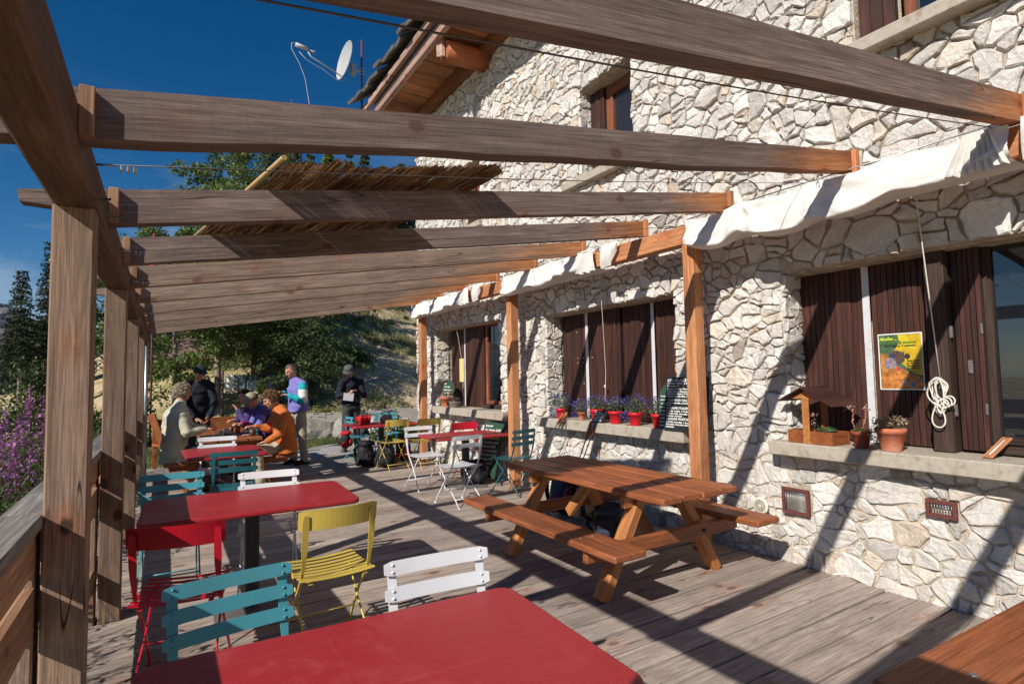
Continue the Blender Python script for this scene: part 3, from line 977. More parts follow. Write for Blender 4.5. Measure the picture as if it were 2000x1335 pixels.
# ------------------------------------------------------------------ pergola
pergola = empty("pergola", (1.9, 5.2, 0), label="weathered timber pergola with sloping joists over the whole terrace", cat="pergola")
POST_Y = [-1.66, .38, 2.42, 4.46, 6.50, 8.54, 10.58]
for py in POST_Y:
    beam("post", (-.275, py + .06, 0), (-.275, py + .06, 2.135), .12, .12, W_POST, pergola, up=(1, 0, 0), ch=.006)
    beam("railing_post", (-.405, py + .055, -.05), (-.405, py + .055, 1.035), .11, .11, W_POST, pergola, up=(1, 0, 0), ch=.006)
beam("edge_beam", (-.275, -2.0, 2.215), (-.275, 10.95, 2.215), .125, .165, W_BEAM, pergola, ch=.012)
beam("wall_beam", (3.99, -1.5, 2.745), (3.99, 9.78, 2.745), .12, .17, W_ORANGE, pergola, ch=.006)
for py in (.24, 3.28, 6.33, 9.42):
    beam("post", (3.99, py + .06, 0), (3.99, py + .06, 2.66), .12, .12, W_ORANGE, pergola, up=(1, 0, 0), ch=.007)
SL = .1555
def jz(x): return 2.20 + SL * (x + .2)              # underside of a joist
def joist(y, k):
    x0, x1 = (-.50 if k != 1 else -.80), 3.985
    L = (x1 - x0) * math.sqrt(1 + SL * SL)
    h = .150 if k != 1 else .143
    th = .075 if k != 1 else .085
    n = 44
    rs = np.random.RandomState(50 + k)
    ph = rs.uniform(0, 6, 5)
    top, bot = [], []
    for i in range(n + 1):
        x = L * i / n
        amp = .0012 if k != 1 else .006
        wob = amp * (math.sin(x * 2.1 + ph[0]) + .6 * math.sin(x * 5.3 + ph[1]) + .3 * math.sin(x * 11 + ph[2]))
        wt = (amp * .7) * (math.sin(x * 1.7 + ph[3]) + .5 * math.sin(x * 6.1 + ph[4]))
        b = -h / 2 + wob
        if x < .17:                                  # the scrolled tail outside the edge beam
            t = x / .17
            b = -h / 2 + h * .68 * math.sqrt(max(0, 1 - t * t))
        bot.append((x, -th / 2, b)); top.append((x, -th / 2, h / 2 + wt))
    g = G()
    vs, fs = [], []
    for i in range(n + 1):
        vs += [(bot[i][0], -th / 2, bot[i][2]), (top[i][0], -th / 2, top[i][2]), (top[i][0], th / 2, top[i][2]), (bot[i][0], th / 2, bot[i][2])]
    for i in range(n):
        for q in range(4):
            q2 = (q + 1) % 4
            fs.append((i * 4 + q, i * 4 + q2, (i + 1) * 4 + q2, (i + 1) * 4 + q))
    fs.append((0, 1, 2, 3)); fs.append((n * 4 + 3, n * 4 + 2, n * 4 + 1, n * 4))
    g.add(vs, fs)
    zc = h / 2 + (.012 if k == 1 else 0)
    j = g.build("joist", W_JOIST if k < 4 else W_JOIST_FAR, pergola, orient((x0, y, jz(x0) + zc), (x1, y, jz(x1) + zc)))
    yb = y - th / 2 - .016
    for xa in (-.194, 3.955):
        ce = .0 if xa < 1 else .010
        beam("cleat", (xa, yb, jz(xa) - ce + .002), (xa, yb, jz(xa) + h + ce), .045 if xa > 1 else .036, .032, W_ORANGE if xa > 1 else W_RAIL_IN, j, up=(0, 1, 0), ch=.002)
JY = [1.07 + .945 * k for k in range(-2, 10)]
JY[3], JY[4] = 1.965, 2.945
for k, y in zip(range(-2, 10), JY):
    joist(y, k)
# galvanised pipe propping the far end
g = G().tube([(-.235, 10.3, 0), (-.235, 10.3, 2.2)], .022, 12)
g.tube([(-.235, 10.3, 0), (-.235, 10.3, .02)], .05, 12)
g.build("steel_prop", M_STEEL, pergola)

# ------------------------------------------------------------------ railing
railing = empty("railing", (-.4, 4, 0), label="wooden railing with grey weathered cap along the open edge of the terrace", cat="railing")
for a, b in zip(POST_Y[:-1], POST_Y[1:]):
    ya, yb = a + .12, b
    beam("cap_rail", (-.395, a + .06 if a != POST_Y[0] else a, 1.065), (-.395, b + .058, 1.065), .125, .045, W_RAIL, railing, ch=.006)
    beam("upper_board", (-.372, ya, .972), (-.372, yb, .972), .045, .135, W_RAIL_IN, railing)
    g = G(); L = yb - ya
    prof = [(-.033, -.075), (.033, -.075), (.033, .03), (-.01, .075), (-.033, .075)]
    g.prism([(0, p[0], p[1]) for p in prof], (L, 0, 0))
    g.build("mid_rail", W_RAIL_IN, railing, orient((-.382, ya, .782), (-.382, yb, .782)))
    beam("low_rail", (-.382, ya, .28), (-.382, yb, .28), .05, .12, W_RAIL_IN, railing)
# hook and wires
hk = G()
pts = [(-.215, 2.30, 2.13)]
for i in range(12):
    a = rad(-160 + i * 25)
    pts.append((-.15 + .035 * math.sin(a) , 2.30 - .0, 2.10 - .032 * math.cos(a) + .012))
hk.tube(pts, .0035, 6)
hk.build("iron_hook", M_CABLE, label="open iron hook screwed into the nearest stretch of the edge beam", cat="hook")

def cable(y, z0, z1, x0=-.2, x1=3.93, label=None, r=.0022, clip_=True, dy=0.0):
    root = empty("steel_cable", (x0, y, z0), label=label, cat="cable", group="steel cables strung across the pergola")
    pts = []
    for i in range(13):
        t = i / 12
        pts.append((x0 + (x1 - x0) * t, y + dy * t, z0 + (z1 - z0) * t - .02 * math.sin(math.pi * t)))
    G().tube(pts, r, 6).build("wire", M_CABLE, root)
    if clip_:
        g = G()
        g.tube([(x0 + .0, y, z0), (x0 + .05, y, z0 + .004)], .004, 6)
        for i in range(3): g.box((x0 + .07 + i * .018, y, z0 - .002), (.010, .014, .022), ch=.002)
        g.build("clamp", M_STEEL, root)
cable(1.15, 2.215, 2.85, -.2, 3.93, r=.003, label="thick cable stretched just below the nearest great joist")
cable(2.24, 2.235, 2.87, -.2, 3.93, "thin wire ending in three clamps at the edge beam")
cable(3.34, 2.17, 2.82, -.2, 3.93, "thin wire under the joist that carries the reed mat's near edge")
cable(4.42, 2.18, 2.81, -.2, 3.93, "thin wire just past the reed mat")
cable(6.40, 2.18, 2.81, -.2, 3.93, "thin wire over the far red tables")

# ------------------------------------------------------------------ reed mat lying on the joists
mat_root = empty("reed_mat", (1.0, 3.4, 2.55), label="brown reed screen sagging over two joists with a bamboo pole along its edge", cat="reed mat")
def reed_line(t, s):
    """t 0..1 across the mat (x), s 0..1 near to far"""
    xa = (.45 * (1 - s) + .14 * s); xb = (1.66 * (1 - s) + 1.46 * s)
    x = xa + (xb - xa) * t
    y = 2.70 + 1.42 * s + .05 * math.sin(t * 7) * (1 - s)
    z = jz(x) + .155 + .012
    rise = .030 * math.sin(t * 9.0) + .015 * math.sin(t * 23 + s) * (1 - s)
    fold = .07 * math.exp(-((t - .22 - .02 * s) / .045) ** 2) * (1 - s) ** 1.5
    curl = .12 * max(0, (t - .86) / .14) ** 1.5 * (1 - s * .8) - .10 * max(0, (t - .93) / .07) ** 2 * (1 - s)
    edge = .06 * max(0, 1 - s / .12)
    return Vector((x, y, z + .02 + max(0, rise) * .5 + fold * .6 + curl * .5 + edge * .2))
NR = 230
for q in range(24):                    # bundles of reeds: each bundle one strip
    g = G()
    for i in range(q * 10, q * 10 + 10):
        t = (i + .5) / 240
        jit = random.uniform(-.03, .03)
        pts = [reed_line(t, s) + Vector((random.uniform(-.0015, .0015), 0, random.uniform(-.0015, .0015))) for s in (0, .12, .3, .5, .7, .88, 1)]
        pts[0].y -= random.uniform(0, .06); pts[-1].y += random.uniform(0, .05)
        g.tube(pts, random.uniform(.0024, .0040), 4, caps=False, smooth=False)
    M_ = Matrix(((0, 1, 0, 0), (1, 0, 0, 0), (0, 0, 1, 0), (0, 0, 0, 1)))
    g.v = [(p[1], p[0], p[2]) for p in g.v]
    g.build("reed_bundle", M_REED, mat_root, M_)
g = G()
for s in (.08, .36, .64, .92):
    g.tube([reed_line(t / 30, s) + Vector((0, 0, -.004)) for t in range(31)], .0014, 4)
g.build("binding_thread", M_CABLE, mat_root)
pa, pb = reed_line(0, 0), reed_line(0, 1)
g = G().tube([pa + Vector((-.012, -.12, .0)), pa.lerp(pb, .5) + Vector((-.012, 0, 0)), pb + Vector((-.012, .10, 0))], .0125, 10)
g.build("bamboo_pole", M_BAMBOO, mat_root)

# ------------------------------------------------------------------ awnings of white canvas
def awning(y0, y1, label, fan_at, sag=.05, hooks=(), seed=0, near_fan=False):
    """gathered canvas hanging along the wall beam from y0 (far) to y1 (near)"""
    root = empty("folded_awning", (3.95, (y0 + y1) / 2, 2.75), label=label, cat="awning", group="white canvas awnings gathered along the wall beam")
    rs = np.random.RandomState(seed)
    nu, nv = 150, 30
    ph = rs.uniform(0, 6.28, 12)
    L = abs(y1 - y0)
    vs = []
    for i in range(nu + 1):
        u = i / nu; y = y0 + (y1 - y0) * u; d = u * L
        near_hook = sum(math.exp(-((y - h) / .13) ** 2) for h in hooks)
        hang = .235 + sag * math.sin(math.pi * u) ** .8 + .006 * math.sin(d * 2.3 + ph[0]) + .006 * mnoise.noise(Vector((d * 3, seed, 0))) - .035 * near_hook - .09 * max(0, (u - .45) / .55) ** 1.5 * (L < 2.5)
        top = 2.862 - (.022 if L < 2 else .034) * abs(math.sin(math.pi * d / .55)) + .006 * math.sin(d * 6 + ph[1])
        end = min(1, u / .05) * min(1, (1 - u) / .04)
        for j in range(nv + 1):
            v = j / nv
            if v < .58:                              # the slack front, bellying out towards the bottom
                t = v / .58
                belly = .030 + .075 * t ** 1.3 * (.55 + .45 * end) + .005 * math.sin(d * 2.1 + ph[2]) * t
                fold = 0
                # creases run slanting down and away from where the canvas is hooked up
                fold += .018 * math.sin(d * 7.5 + t * 6.5 + ph[3]) * t * (1.05 - t)
                fold += .012 * abs(math.sin(d * 5.2 - t * 5.0 + ph[4])) ** .5 * t * (1.15 - t)
                fold += .004 * math.sin(d * 21 + t * 9 + ph[5]) * (1 - t)
                for h in hooks:
                    dd = y - h
                    fold += .020 * math.sin(9 * math.atan2(dd, t * .30 + .04)) * math.exp(-(dd / .28) ** 2) * t ** .5
                fold += .034 * mnoise.noise(Vector((d * 2.6 + t * 2.0, t * 1.6, seed * 3.1))) * t * (1.25 - t)
                fold += .011 * mnoise.noise(Vector((d * 5 - t * 3, t * 4, seed * 7.1))) + .018 * abs(mnoise.noise(Vector((d * 9 + t * 6, t * 2.5, seed * 1.7))))
                px = 3.918 - max(.004, belly + fold); pz = top - hang * t + .004 * math.sin(d * 9 + ph[6]) * t * t
            else:                                     # round the bottom and back under the beam
                t = (v - .58) / .42
                b0 = .105 * (.55 + .45 * end)
                px = 3.918 - b0 + (b0 + .24) * t
                pz = min(2.645, top - hang - .028 * math.sin(math.pi * min(1, t * 1.4)) * (1 - t) + .07 * t * t + .012 * math.sin(d * 8 + t * 3 + ph[7]) * (1 - t))
            vs.append((px, y, pz))
    fs = []
    for i in range(nu):
        for j in range(nv):
            a = i * (nv + 1) + j
            fs.append((a, a + 1, a + nv + 2, a + nv + 1))
    G().add(vs, fs, True).build("canvas", M_AWN, root)
    # fan of pleats where the canvas is bunched
    for fy in fan_at:
        g = G(); n = 16
        vs, fs = [], []
        for i in range(n + 1):
            t = i / n - .5
            zz = .022 if i % 2 else -.012
            vs += [(3.865 - zz * .5, fy + t * .13, 2.84), (3.835 - zz, fy + t * .20, 2.73 ), (3.815 - zz * 1.3, fy + t * .30, 2.60 + .012 * math.sin(i))]
        for i in range(n):
            for q in range(2):
                a = i * 3 + q
                fs.append((a, a + 1, a + 4, a + 3))
        g.add(vs, fs, False).build("pleats", M_AWN, root)
    # loose hanging flap past the fan
    for fy in fan_at:
        g = G(); vs, fs = [], []
        for i in range(9):
            t = i / 8
            yy_ = fy - .19 - .26 * t
            zt = 2.855; zb = 2.60 + .22 * abs(t - .15) ** 1.4 + .02 * math.sin(t * 9)
            for j in range(6):
                v = j / 5
                vs.append((3.885 - .035 * math.sin(v * 3.14) + .014 * math.sin(t * 20 + v * 4), yy_, zt + (zb - zt) * v))
        for i in range(8):
            for j in range(5):
                a = i * 6 + j; fs.append((a, a + 1, a + 7, a + 6))
        g.add(vs, fs, True).build("flap", M_AWN, root)
    g = G()
    g.tube([(3.90, y0, 2.862), (3.90, y1 + .0, 2.862)], .005, 6)
    for h in list(hooks):
        pts = []
        for i in range(11):
            a = 2 * math.pi * i / 10
            pts.append((3.872, h + .010 * math.cos(a), 2.815 + .026 * math.sin(a)))
        g.tube(pts, .003, 5)
    g.build("rod_and_rings", M_STEEL, root)
awning(3.30, 1.08, "largest white canvas awning bunched over the window with the bee poster", [1.22], .06, (2.12, 2.75), 3)
awning(6.45, 4.55, "white canvas awning with pleats over the middle shuttered window", [4.62], .02, (5.7, 5.1), 5)
awning(9.72, 7.45, "smallest white canvas awning at the far end over the far window", [7.5], .02, (8.9, 8.1), 8)

# ------------------------------------------------------------------ ropes
def rope_thing(name, pts, label, cat="rope", r=.005, parent=None):
    return G().tube(pts, r, 6).build(name, M_ROPE, parent, label=label, cat=cat)
rc = empty("rope_coil", (4.32, 1.64, 1.3), label="white rope hanging from the awning and coiled in loops on the dark mullion", cat="rope")
G().tube([(4.12, 1.63, 2.62), (4.18, 1.635, 2.30), (4.25, 1.635, 1.85), (4.325, 1.64, 1.45)], .004, 6).build("hanging_line", M_ROPE, rc)
g = G()
rsr = np.random.RandomState(4)
for i in range(7):
    cy = 1.64 + rsr.uniform(-.015, .015); hw = rsr.uniform(.018, .05); top = 1.44 + rsr.uniform(-.01, .015); bot = 1.20 + rsr.uniform(0, .12)
    pts = []
    for q in range(21):
        a = 2 * math.pi * q / 20
        rr_ = 1 + .18 * math.sin(3 * a + i)
        pts.append((4.315 - .006 * i + .004 * math.sin(5 * a), cy + hw * math.sin(a) * rr_, (top + bot) / 2 + (top - bot) / 2 * math.cos(a)))
    g.tube(pts, .0048, 6)
pts = []
for q in range(21):
    a = 2 * math.pi * q / 20
    pts.append((4.29, 1.648 + .034 * math.sin(a) * (1 - .45 * math.cos(a)), 1.205 + .075 * math.cos(a)))
g.tube(pts, .005, 6)
for i in range(3):
    pts = []
    for q in range(15):
        a = 2 * math.pi * q / 14
        pts.append((4.285, 1.615 - .018 * i + .028 * math.cos(a), 1.285 + .010 * i + .03 * math.sin(a)))
    g.tube(pts, .0048, 6)
g.build("coils", M_ROPE, rc)
G().box((4.325, 1.64, 1.42), (.02, .018, .08), ch=.004).build("cleat_hook", M_STEEL, rc)
rope_thing("rope", [(4.12, 4.74, 2.62), (4.2, 4.80, 2.2), (4.36, 4.95, 1.55), (4.38, 4.99, 1.30), (4.37, 5.0, 1.02)], "thin white cord falling past the middle shutters to the flower pots", r=.003)
G().sphere((4.375, 4.99, 1.37), (.010, .012, .02)).build("cord_knob", M_ROPE, bpy.data.objects["rope"])
rope_thing("rope", [(4.12, 8.55, 2.64), (4.25, 8.56, 2.2), (4.36, 8.62, 1.7), (4.33, 8.55, 1.05), (4.2, 8.6, 1.0), (4.08, 8.5, .99), (4.07, 8.52, .82)], "pale cord hanging down to the far window's sill and over its edge", r=.0035)

# ------------------------------------------------------------------ bistro chairs
def make_chair(mat, back):
    """folding chair, origin on the floor under the seat, facing local +Y"""
    root = empty("folding_chair")
    for sx in (-1, 1):
        g = G()
        x = sx * .182
        pth = [(x * 1.07, .235, .004), (x * 1.04, .16, .12), (x, .02, .30), (x, -.10, .43), (x, -.150, .53), (x, -.178, .64), (x, -.205, .80)]
        w = [.011, .011, .011, .013, .020, .034, .034]
        th = [.011, .011, .011, .010, .007, .005, .004]
        # refine and smooth the bend
        pts, ww, tt = [], [], []
        n = len(pth)
        for i in range(n - 1):
            for q in range(4):
                t = q / 4
                p0, p1, p2, p3 = (Vector(pth[max(i - 1, 0)]), Vector(pth[i]), Vector(pth[i + 1]), Vector(pth[min(i + 2, n - 1)]))
                pts.append(.5 * ((2 * p1) + (-p0 + p2) * t + (2 * p0 - 5 * p1 + 4 * p2 - p3) * t * t + (-p0 + 3 * p1 - 3 * p2 + p3) * t ** 3))
                ww.append(w[i] + (w[i + 1] - w[i]) * t); tt.append(th[i] + (th[i + 1] - th[i]) * t)
        pts.append(Vector(pth[-1])); ww.append(w[-1] * .7); tt.append(th[-1])
        g.strap(pts, ww, tt, (1, 0, 0))
        g.tube([(x * 1.07, .215, .005), (x * 1.07, .265, .005)], .007, 6)
        g.build("upright", mat, root)
        g = G()
        xi = sx * .166
        g.tube([(xi * 1.06, -.245, .005), (xi * 1.04, -.19, .07), (xi, .0, .24), (xi, .17, .425)], .0062, 6)
        g.tube([(xi * 1.06, -.235, .005), (xi * 1.06, -.275, .005)], .0065, 6)
        g.build("rear_leg", mat, root)
    G().tube([(-.19, .13, .155), (.19, .13, .155)], .0048, 6).build("stretcher", mat, root)
    G().tube([(-.172, -.175, .09), (.172, -.175, .09)], .0048, 6).build("stretcher", mat, root)
    G().tube([(-.168, .165, .42), (.168, .165, .42)], .0048, 6).build("stretcher", mat, root)
    # slatted seat
    nsl = 8
    for i in range(nsl):
        y = -.165 + i * (.375 / (nsl - 1))
        g = G(); pts = []
        for q in range(9):
            x = -.205 + .41 * q / 8
            pts.append((x, y, .437 + .012 * (abs(x) / .205) ** 2 + .008 * ((y - .02) / .2) ** 2))
        g.strap(pts, .030 if i not in (0, nsl - 1) else .034, .003, (0, 1, 0))
        g.build("seat_slat", mat, root)
    for sx in (-1, 1):
        G().strap([(sx * .150, -.18, .432), (sx * .150, .02, .428), (sx * .150, .225, .434)], .022, .003, (1, 0, 0)).build("seat_rail", mat, root)
    def plate(z0, z1, y, w=.43, curve=.03, yoff=0):
        g = G(); n = 14; vs, fs = [], []
        zm = (z0 + z1) / 2
        for i in range(n + 1):
            t = i / n * 2 - 1
            x = w / 2 * t; c = min(.009, (1 - abs(t)) * w / 2 + .001)
            yy_ = y + yoff - curve * (1 - t * t)
            cz = .008 * (1 if abs(t) > .985 else 0)
            for (dy, zz) in ((-.0016, z0 + cz), (-.0016, z1 - cz), (.0016, z1 - cz), (.0016, z0 + cz)):
                lean = (zz - .80) * -.16
                vs.append((x, yy_ + dy + lean, zz))
        for i in range(n):
            for q in range(4):
                q2 = (q + 1) % 4
                fs.append((i * 4 + q, i * 4 + q2, i * 4 + 4 + q2, i * 4 + 4 + q))
        fs.append((3, 2, 1, 0)); fs.append(tuple(n * 4 + k for k in range(4)))
        g.add(vs, fs)
        for sx in (-1, 1):
            for dz in ((-.013, .013) if z1 - z0 < .07 else (-.03, .03)):
                zz = zm + dz; lean = (zz - .80) * -.16
                g.sphere((sx * .182, y + yoff - curve * (1 - (.182 / (w / 2)) ** 2) + lean + .004, zz), (.0055, .0035, .0055), 8, 4)
        return g
    yb = -.198
    if back == 'solid':
        plate(.715, .825, yb, .43, .045, .020).build("backrest", mat, root)
    else:
        n = 3 if back == 'three' else 2
        hgt_, gap = (.048, .030) if n == 3 else (.052, .040)
        for i in range(n):
            z1 = .822 - i * (hgt_ + gap)
            plate(z1 - hgt_, z1, yb, .43, .012, .010).build("back_slat", mat, root)
    return root

protos = {}
def chair(mat, back, cx, cy, deg, label):
    """cx, cy: middle of the backrest's top on the plan; deg: 0 faces away from the camera's wall end (+Y)"""
    key = (mat.name, back)
    if key not in protos: o = protos[key] = make_chair(mat, back)
    else:
        o = copy_tree(protos[key])
    a = rad(deg)
    R = Matrix.Rotation(a, 4, 'Z')
    off = R @ Vector((0, -.205, 0))
    o.matrix_basis = Matrix.Translation((cx - off.x, cy - off.y, 0)) @ R
    tag(o, label, "chair", "folding garden chairs on the terrace")
    return o
chair(M_WHITE, 'two', .93, 2.09, 176, "white slatted chair tucked behind the nearest red table")
chair(M_TEAL, 'three', .215, 2.315, 188, "bright teal slatted chair half shaded behind the nearest red table")
chair(M_CHRED, 'solid', .06, 3.215, -12, "crimson chair with solid back half in shade near the railing posts")
chair(M_YEL, 'solid', .83, 3.13, 3, "yellow chair with curved solid back nearest the camera")
chair(M_WHITE, 'two', .70, 4.70, 172, "white slatted chair on the far side of the second red table")
chair(M_TEAL, 'three', .065, 5.04, 178, "teal slatted chair striped with shade behind the second red table, nearest the railing")
chair(M_TEALD, 'three', .60, 6.16, -2, "dark teal slatted chair pushed up to the small red table by the picnickers")
chair(M_WHITE, 'two', .58, 7.95, 178, "white slatted chair between the small red table and the picnickers")
chair(M_WHITE, 'two', 3.07, 7.50, 182, "white slatted chair at the left end of the red table beside the green board")
chair(M_WHITE, 'two', 3.06, 5.92, 7, "white slatted chair seen from behind at the near side of the fourth red table")
chair(M_TEALD, 'three', 3.95, 6.06, 14, "teal slatted chair standing between the picnic table and the orange wall post")
chair(M_CHRED, 'solid', 3.86, 7.62, 178, "bright red chair with solid back against the far side of a red table")
chair(M_YEL, 'solid', 3.30, 8.90, 6, "yellow chair seen from behind at the left of the farthest red table")
chair(M_YEL, 'solid', 3.80, 8.74, 2, "yellow chair beside the far orange post, right of its twin")
chair(M_TEAL, 'three', 2.86, 10.30, -84, "teal slatted chair hung with a red backpack by the gravel")
chair(M_TEAL, 'three', 3.75, 10.85, 174, "light teal slatted chair farthest off, behind the table with packs on it")

# ------------------------------------------------------------------ red tables
def rounded_rect(w, d, r, n=5):
    pts = []
    for cx, cy, a0 in ((w / 2 - r, d / 2 - r, 0), (-w / 2 + r, d / 2 - r, 90), (-w / 2 + r, -d / 2 + r, 180), (w / 2 - r, -d / 2 + r, 270)):
        for i in range(n + 1):
            a = rad(a0 + 90 * i / n)
            pts.append((cx + r * math.cos(a), cy + r * math.sin(a)))
    return pts
def red_table(cx, cy, w, d, deg, label, zt=.715):
    root = empty("red_table", (cx, cy, 0), rad(deg), label=label, cat="table", group="red lacquered pedestal tables")
    M_ = wm(root)
    g = G()
    prof = [(.012, -.034), (.002, -.030), (0, -.024), (0, -.006), (.003, -.0015), (.008, 0)]
    rings = []
    vs, fs = [], []
    for ins, z in prof:
        ring = rounded_rect(w - 2 * ins, d - 2 * ins, .055)
        vs += [(p[0], p[1], zt + z) for p in ring]
    n = len(ring)
    for i in range(len(prof) - 1):
        for k in range(n):
            k2 = (k + 1) % n
            fs.append((i * n + k, i * n + k2, (i + 1) * n + k2, (i + 1) * n + k))
    g.add(vs, fs, True)
    b = len(g.v) - len(vs)
    g.f.append([b + k for k in range(n)][::-1]); g.m.append(0); g.sm.append(False)
    g.f.append([b + (len(prof) - 1) * n + k for k in range(n)]); g.m.append(0); g.sm.append(False)
    g.build("tabletop", M_REDTOP, root, M_)
    G().box((0, 0, (zt - .04) / 2 + .01), (.085, .085, zt - .06), ch=.006).build("column", M_DARKMETAL, root, M_)
    g = G().box((0, 0, zt - .045), (.42, .36, .012), ch=.003)
    g.build("top_plate", M_DARKMETAL, root, M_)
    G().box((0, 0, .008), (.46, .46, .014), ch=.004).build("base_plate", M_BASE, root, M_)
    return root
red_table(.525, 1.535, 1.20, .80, -3, "nearest red table filling the bottom of the view", .71)
red_table(.525, 4.23, 1.27, .80, -2, "long red table partly shaded, between the crimson chair and the picnickers", .71)
red_table(.60, 7.28, .80, 1.0, 2, "small red table just before the picnickers, dark teal chair at it", .71)
red_table(3.60, 7.06, 1.16, .76, -4, "red table between two white chairs and a red chair", .71)
red_table(3.28, 9.70, 1.20, .80, 0, "farthest red table, heaped with a red and a grey pack", .71)

# ------------------------------------------------------------------ picnic tables
def picnic(cx, cy, deg, label, L=1.95, z=.715):
    root = empty("picnic_table", (cx, cy, 0), rad(deg), label=label, cat="picnic table")
    M_ = wm(root)
    def bm_(name, p0, p1, w, h, mat, up=(0, 0, 1), ch=.006, parent=root):
        return beam(name, M_ @ Vector(p0), M_ @ Vector(p1), w, h, mat, parent, up=tuple(M_.to_3x3() @ Vector(up)), ch=ch)
    for i in range(4):
        x = -.285 + i * .19
        bm_("top_plank", (x, -L / 2 + .01 * (i % 2), z - .0225), (x, L / 2, z - .0225), .178, .045, W_PICNIC, ch=.008)
    for sx in (-1, 1):
        bm_("bench_plank", (sx * .68, -L / 2 - .02, .42), (sx * .68, L / 2, .42), .265, .045, W_PICNIC, ch=.010)
    for sy in (-1, 1):
        y = sy * .575
        bm_("top_cleat", (-.36, y, z - .09), (.36, y, z - .09), .045, .085, W_PICLEG)
        bm_("seat_beam", (-.76, y + sy * .07, .345), (.76, y + sy * .07, .345), .05, .10, W_PICNIC, ch=.012)
        for sx in (-1, 1):
            bm_("leg", (sx * .575, y, .004), (sx * .19, y, z - .05), .075, .10, W_PICLEG, up=(0, 1, 0), ch=.006)
            g = G()
            for px in (sx * .36,):
                g.sphere(M_ @ Vector((px, y + sy * .098, .345)), .014, 8, 5)
            g.sphere(M_ @ Vector((sx * .40, y - sy * .04, .33)), .010, 8, 5)
            g.build("bolt", M_BLACK, root)
        bm_("brace", (sy * .0, y * .86, .30), (0, y * .28, z - .06), .085, .06, W_PICLEG, up=(1, 0, 0))
    g = G()
    for sy in (-1, 1):
        for x in (-.33, -.24, -.14, -.05, .05, .14, .24, .33, -.73, -.63, .63, .73):
            zz = z if abs(x) < .5 else .4425
            g.sphere(M_ @ Vector((x, sy * .575 + .004 * (x > 0), zz)), (.010, .010, .0025), 8, 4)
    g.build("screw_heads", M_STEEL, root)
    return root
picnic(3.075, 3.53, 0, "empty red brown picnic table with attached benches in front of the wall")
pt2 = picnic(.83, 9.62, 0, "picnic table where the walkers sit over cups and trays")
nt = empty("wooden_table", (2.3, .2, 0), rad(-2), label="corner of a brown plank table at the very edge beside the camera", cat="table")
M_ = wm(nt)
for i in range(5):
    yq = .47 - .19 * i
    beam("top_plank", M_ @ Vector((-.76 + .215 * 0, yq, .70)), M_ @ Vector((1.0, yq, .70)), .184, .045, W_PICNIC, nt, ch=.008)
for sx in (-.5, .75):
    for sy in (.35, -.3):
        beam("leg", M_ @ Vector((sx, sy, 0)), M_ @ Vector((sx, sy, .67)), .08, .08, W_PICLEG, nt, up=(1, 0, 0))
g = G()
for x, y in ((-.52, .43), (-.52, .33), (-.40, .24)): g.sphere(M_ @ Vector((x, y, .7235)), (.012, .012, .003), 8, 4)
g.build("screw_heads", M_STEEL, nt)

# ------------------------------------------------------------------ leaves and flowers
def leaf_mesh(name, centers, size, rs, aspect=.45, normal_up=0.0, tones=None, spread=0.0, curl=False):
    """one small four-cornered leaf per centre"""
    C_ = np.asarray(centers, dtype=float); n = len(C_)
    if spread: C_ = C_ + rs.normal(0, spread, C_.shape)
    d = rs.normal(0, 1, (n, 3)); d[:, 2] += normal_up * 0; d /= np.linalg.norm(d, axis=1)[:, None]
    e = rs.normal(0, 1, (n, 3)); e -= (e * d).sum(1)[:, None] * d; e /= np.linalg.norm(e, axis=1)[:, None]
    s = (np.asarray(size) * rs.uniform(.6, 1.3, n))[:, None]
    a = d * s; b = e * s * aspect
    V = np.stack([C_ - a, C_ + b, C_ + a, C_ - b], axis=1).reshape(-1, 3)
    me = mesh_np(name, V, np.arange(4 * n), np.full(n, 4))
    face_attr(me, "tone", rs.uniform(0, 1, n) if tones is None else tones)
    return me
def m_leaf(name, c0, c1, trans=.35, rough=.6, clump=1.5, lo=.55):
    m = MT(name)
    at = m.node("ShaderNodeAttribute"); at.attribute_name = "tone"
    v = m.coord('Object')
    c = m.ramp(at.outputs['Fac'], [(0, c0), (.85, c1), (1, tuple(min(1, x * 1.35) for x in c1))])
    c = m.scalecol(c, m.maprange(m.noise(v, clump, 3, .5), .35, .65, lo, 1.25))
    m.set(c, rough, 0, .35)
    tr = m.node("ShaderNodeBsdfTranslucent"); mx = m.node("ShaderNodeMixShader")
    m.l.new(c, tr.inputs['Color']); mx.inputs['Fac'].default_value = trans
    m.l.new(m.b.outputs[0], mx.inputs[1]); m.l.new(tr.outputs[0], mx.inputs[2])
    m.l.new(mx.outputs[0], m.n['Material Output'].inputs['Surface'])
    return m.mat
L_SPRUCE = m_leaf("spruce_needles", (.026, .046, .016), (.085, .12, .036), .15, .7, 1.0)
L_DKSPRUCE = m_leaf("dark_spruce_needles", (.010, .020, .010), (.036, .056, .022), .12, .75, 1.0)
L_LARCH = m_leaf("larch_needles", (.07, .10, .025), (.20, .23, .06), .3, .7, 1.2)
L_BIRCH = m_leaf("birch_leaves", (.06, .10, .026), (.18, .24, .065), .35, .5, 1.1)
L_BUSH = m_leaf("bush_leaves", (.03, .05, .018), (.10, .14, .045), .3, .55, 2)
L_GRASS = m_leaf("grass_blades", (.07, .10, .03), (.20, .24, .08), .35, .6, .8)
L_DRY = m_leaf("dry_grass", (.28, .22, .12), (.55, .43, .26), .3, .8, .8)
L_HERB = m_leaf("herb_leaves", (.05, .09, .03), (.17, .25, .08), .3, .5, 12)
L_LOB = m_leaf("violet_petals", (.06, .045, .20), (.15, .12, .42), .3, .6, 12)
L_FIRE = m_leaf("fireweed_petals", (.17, .06, .17), (.42, .16, .40), .35, .6, 6)
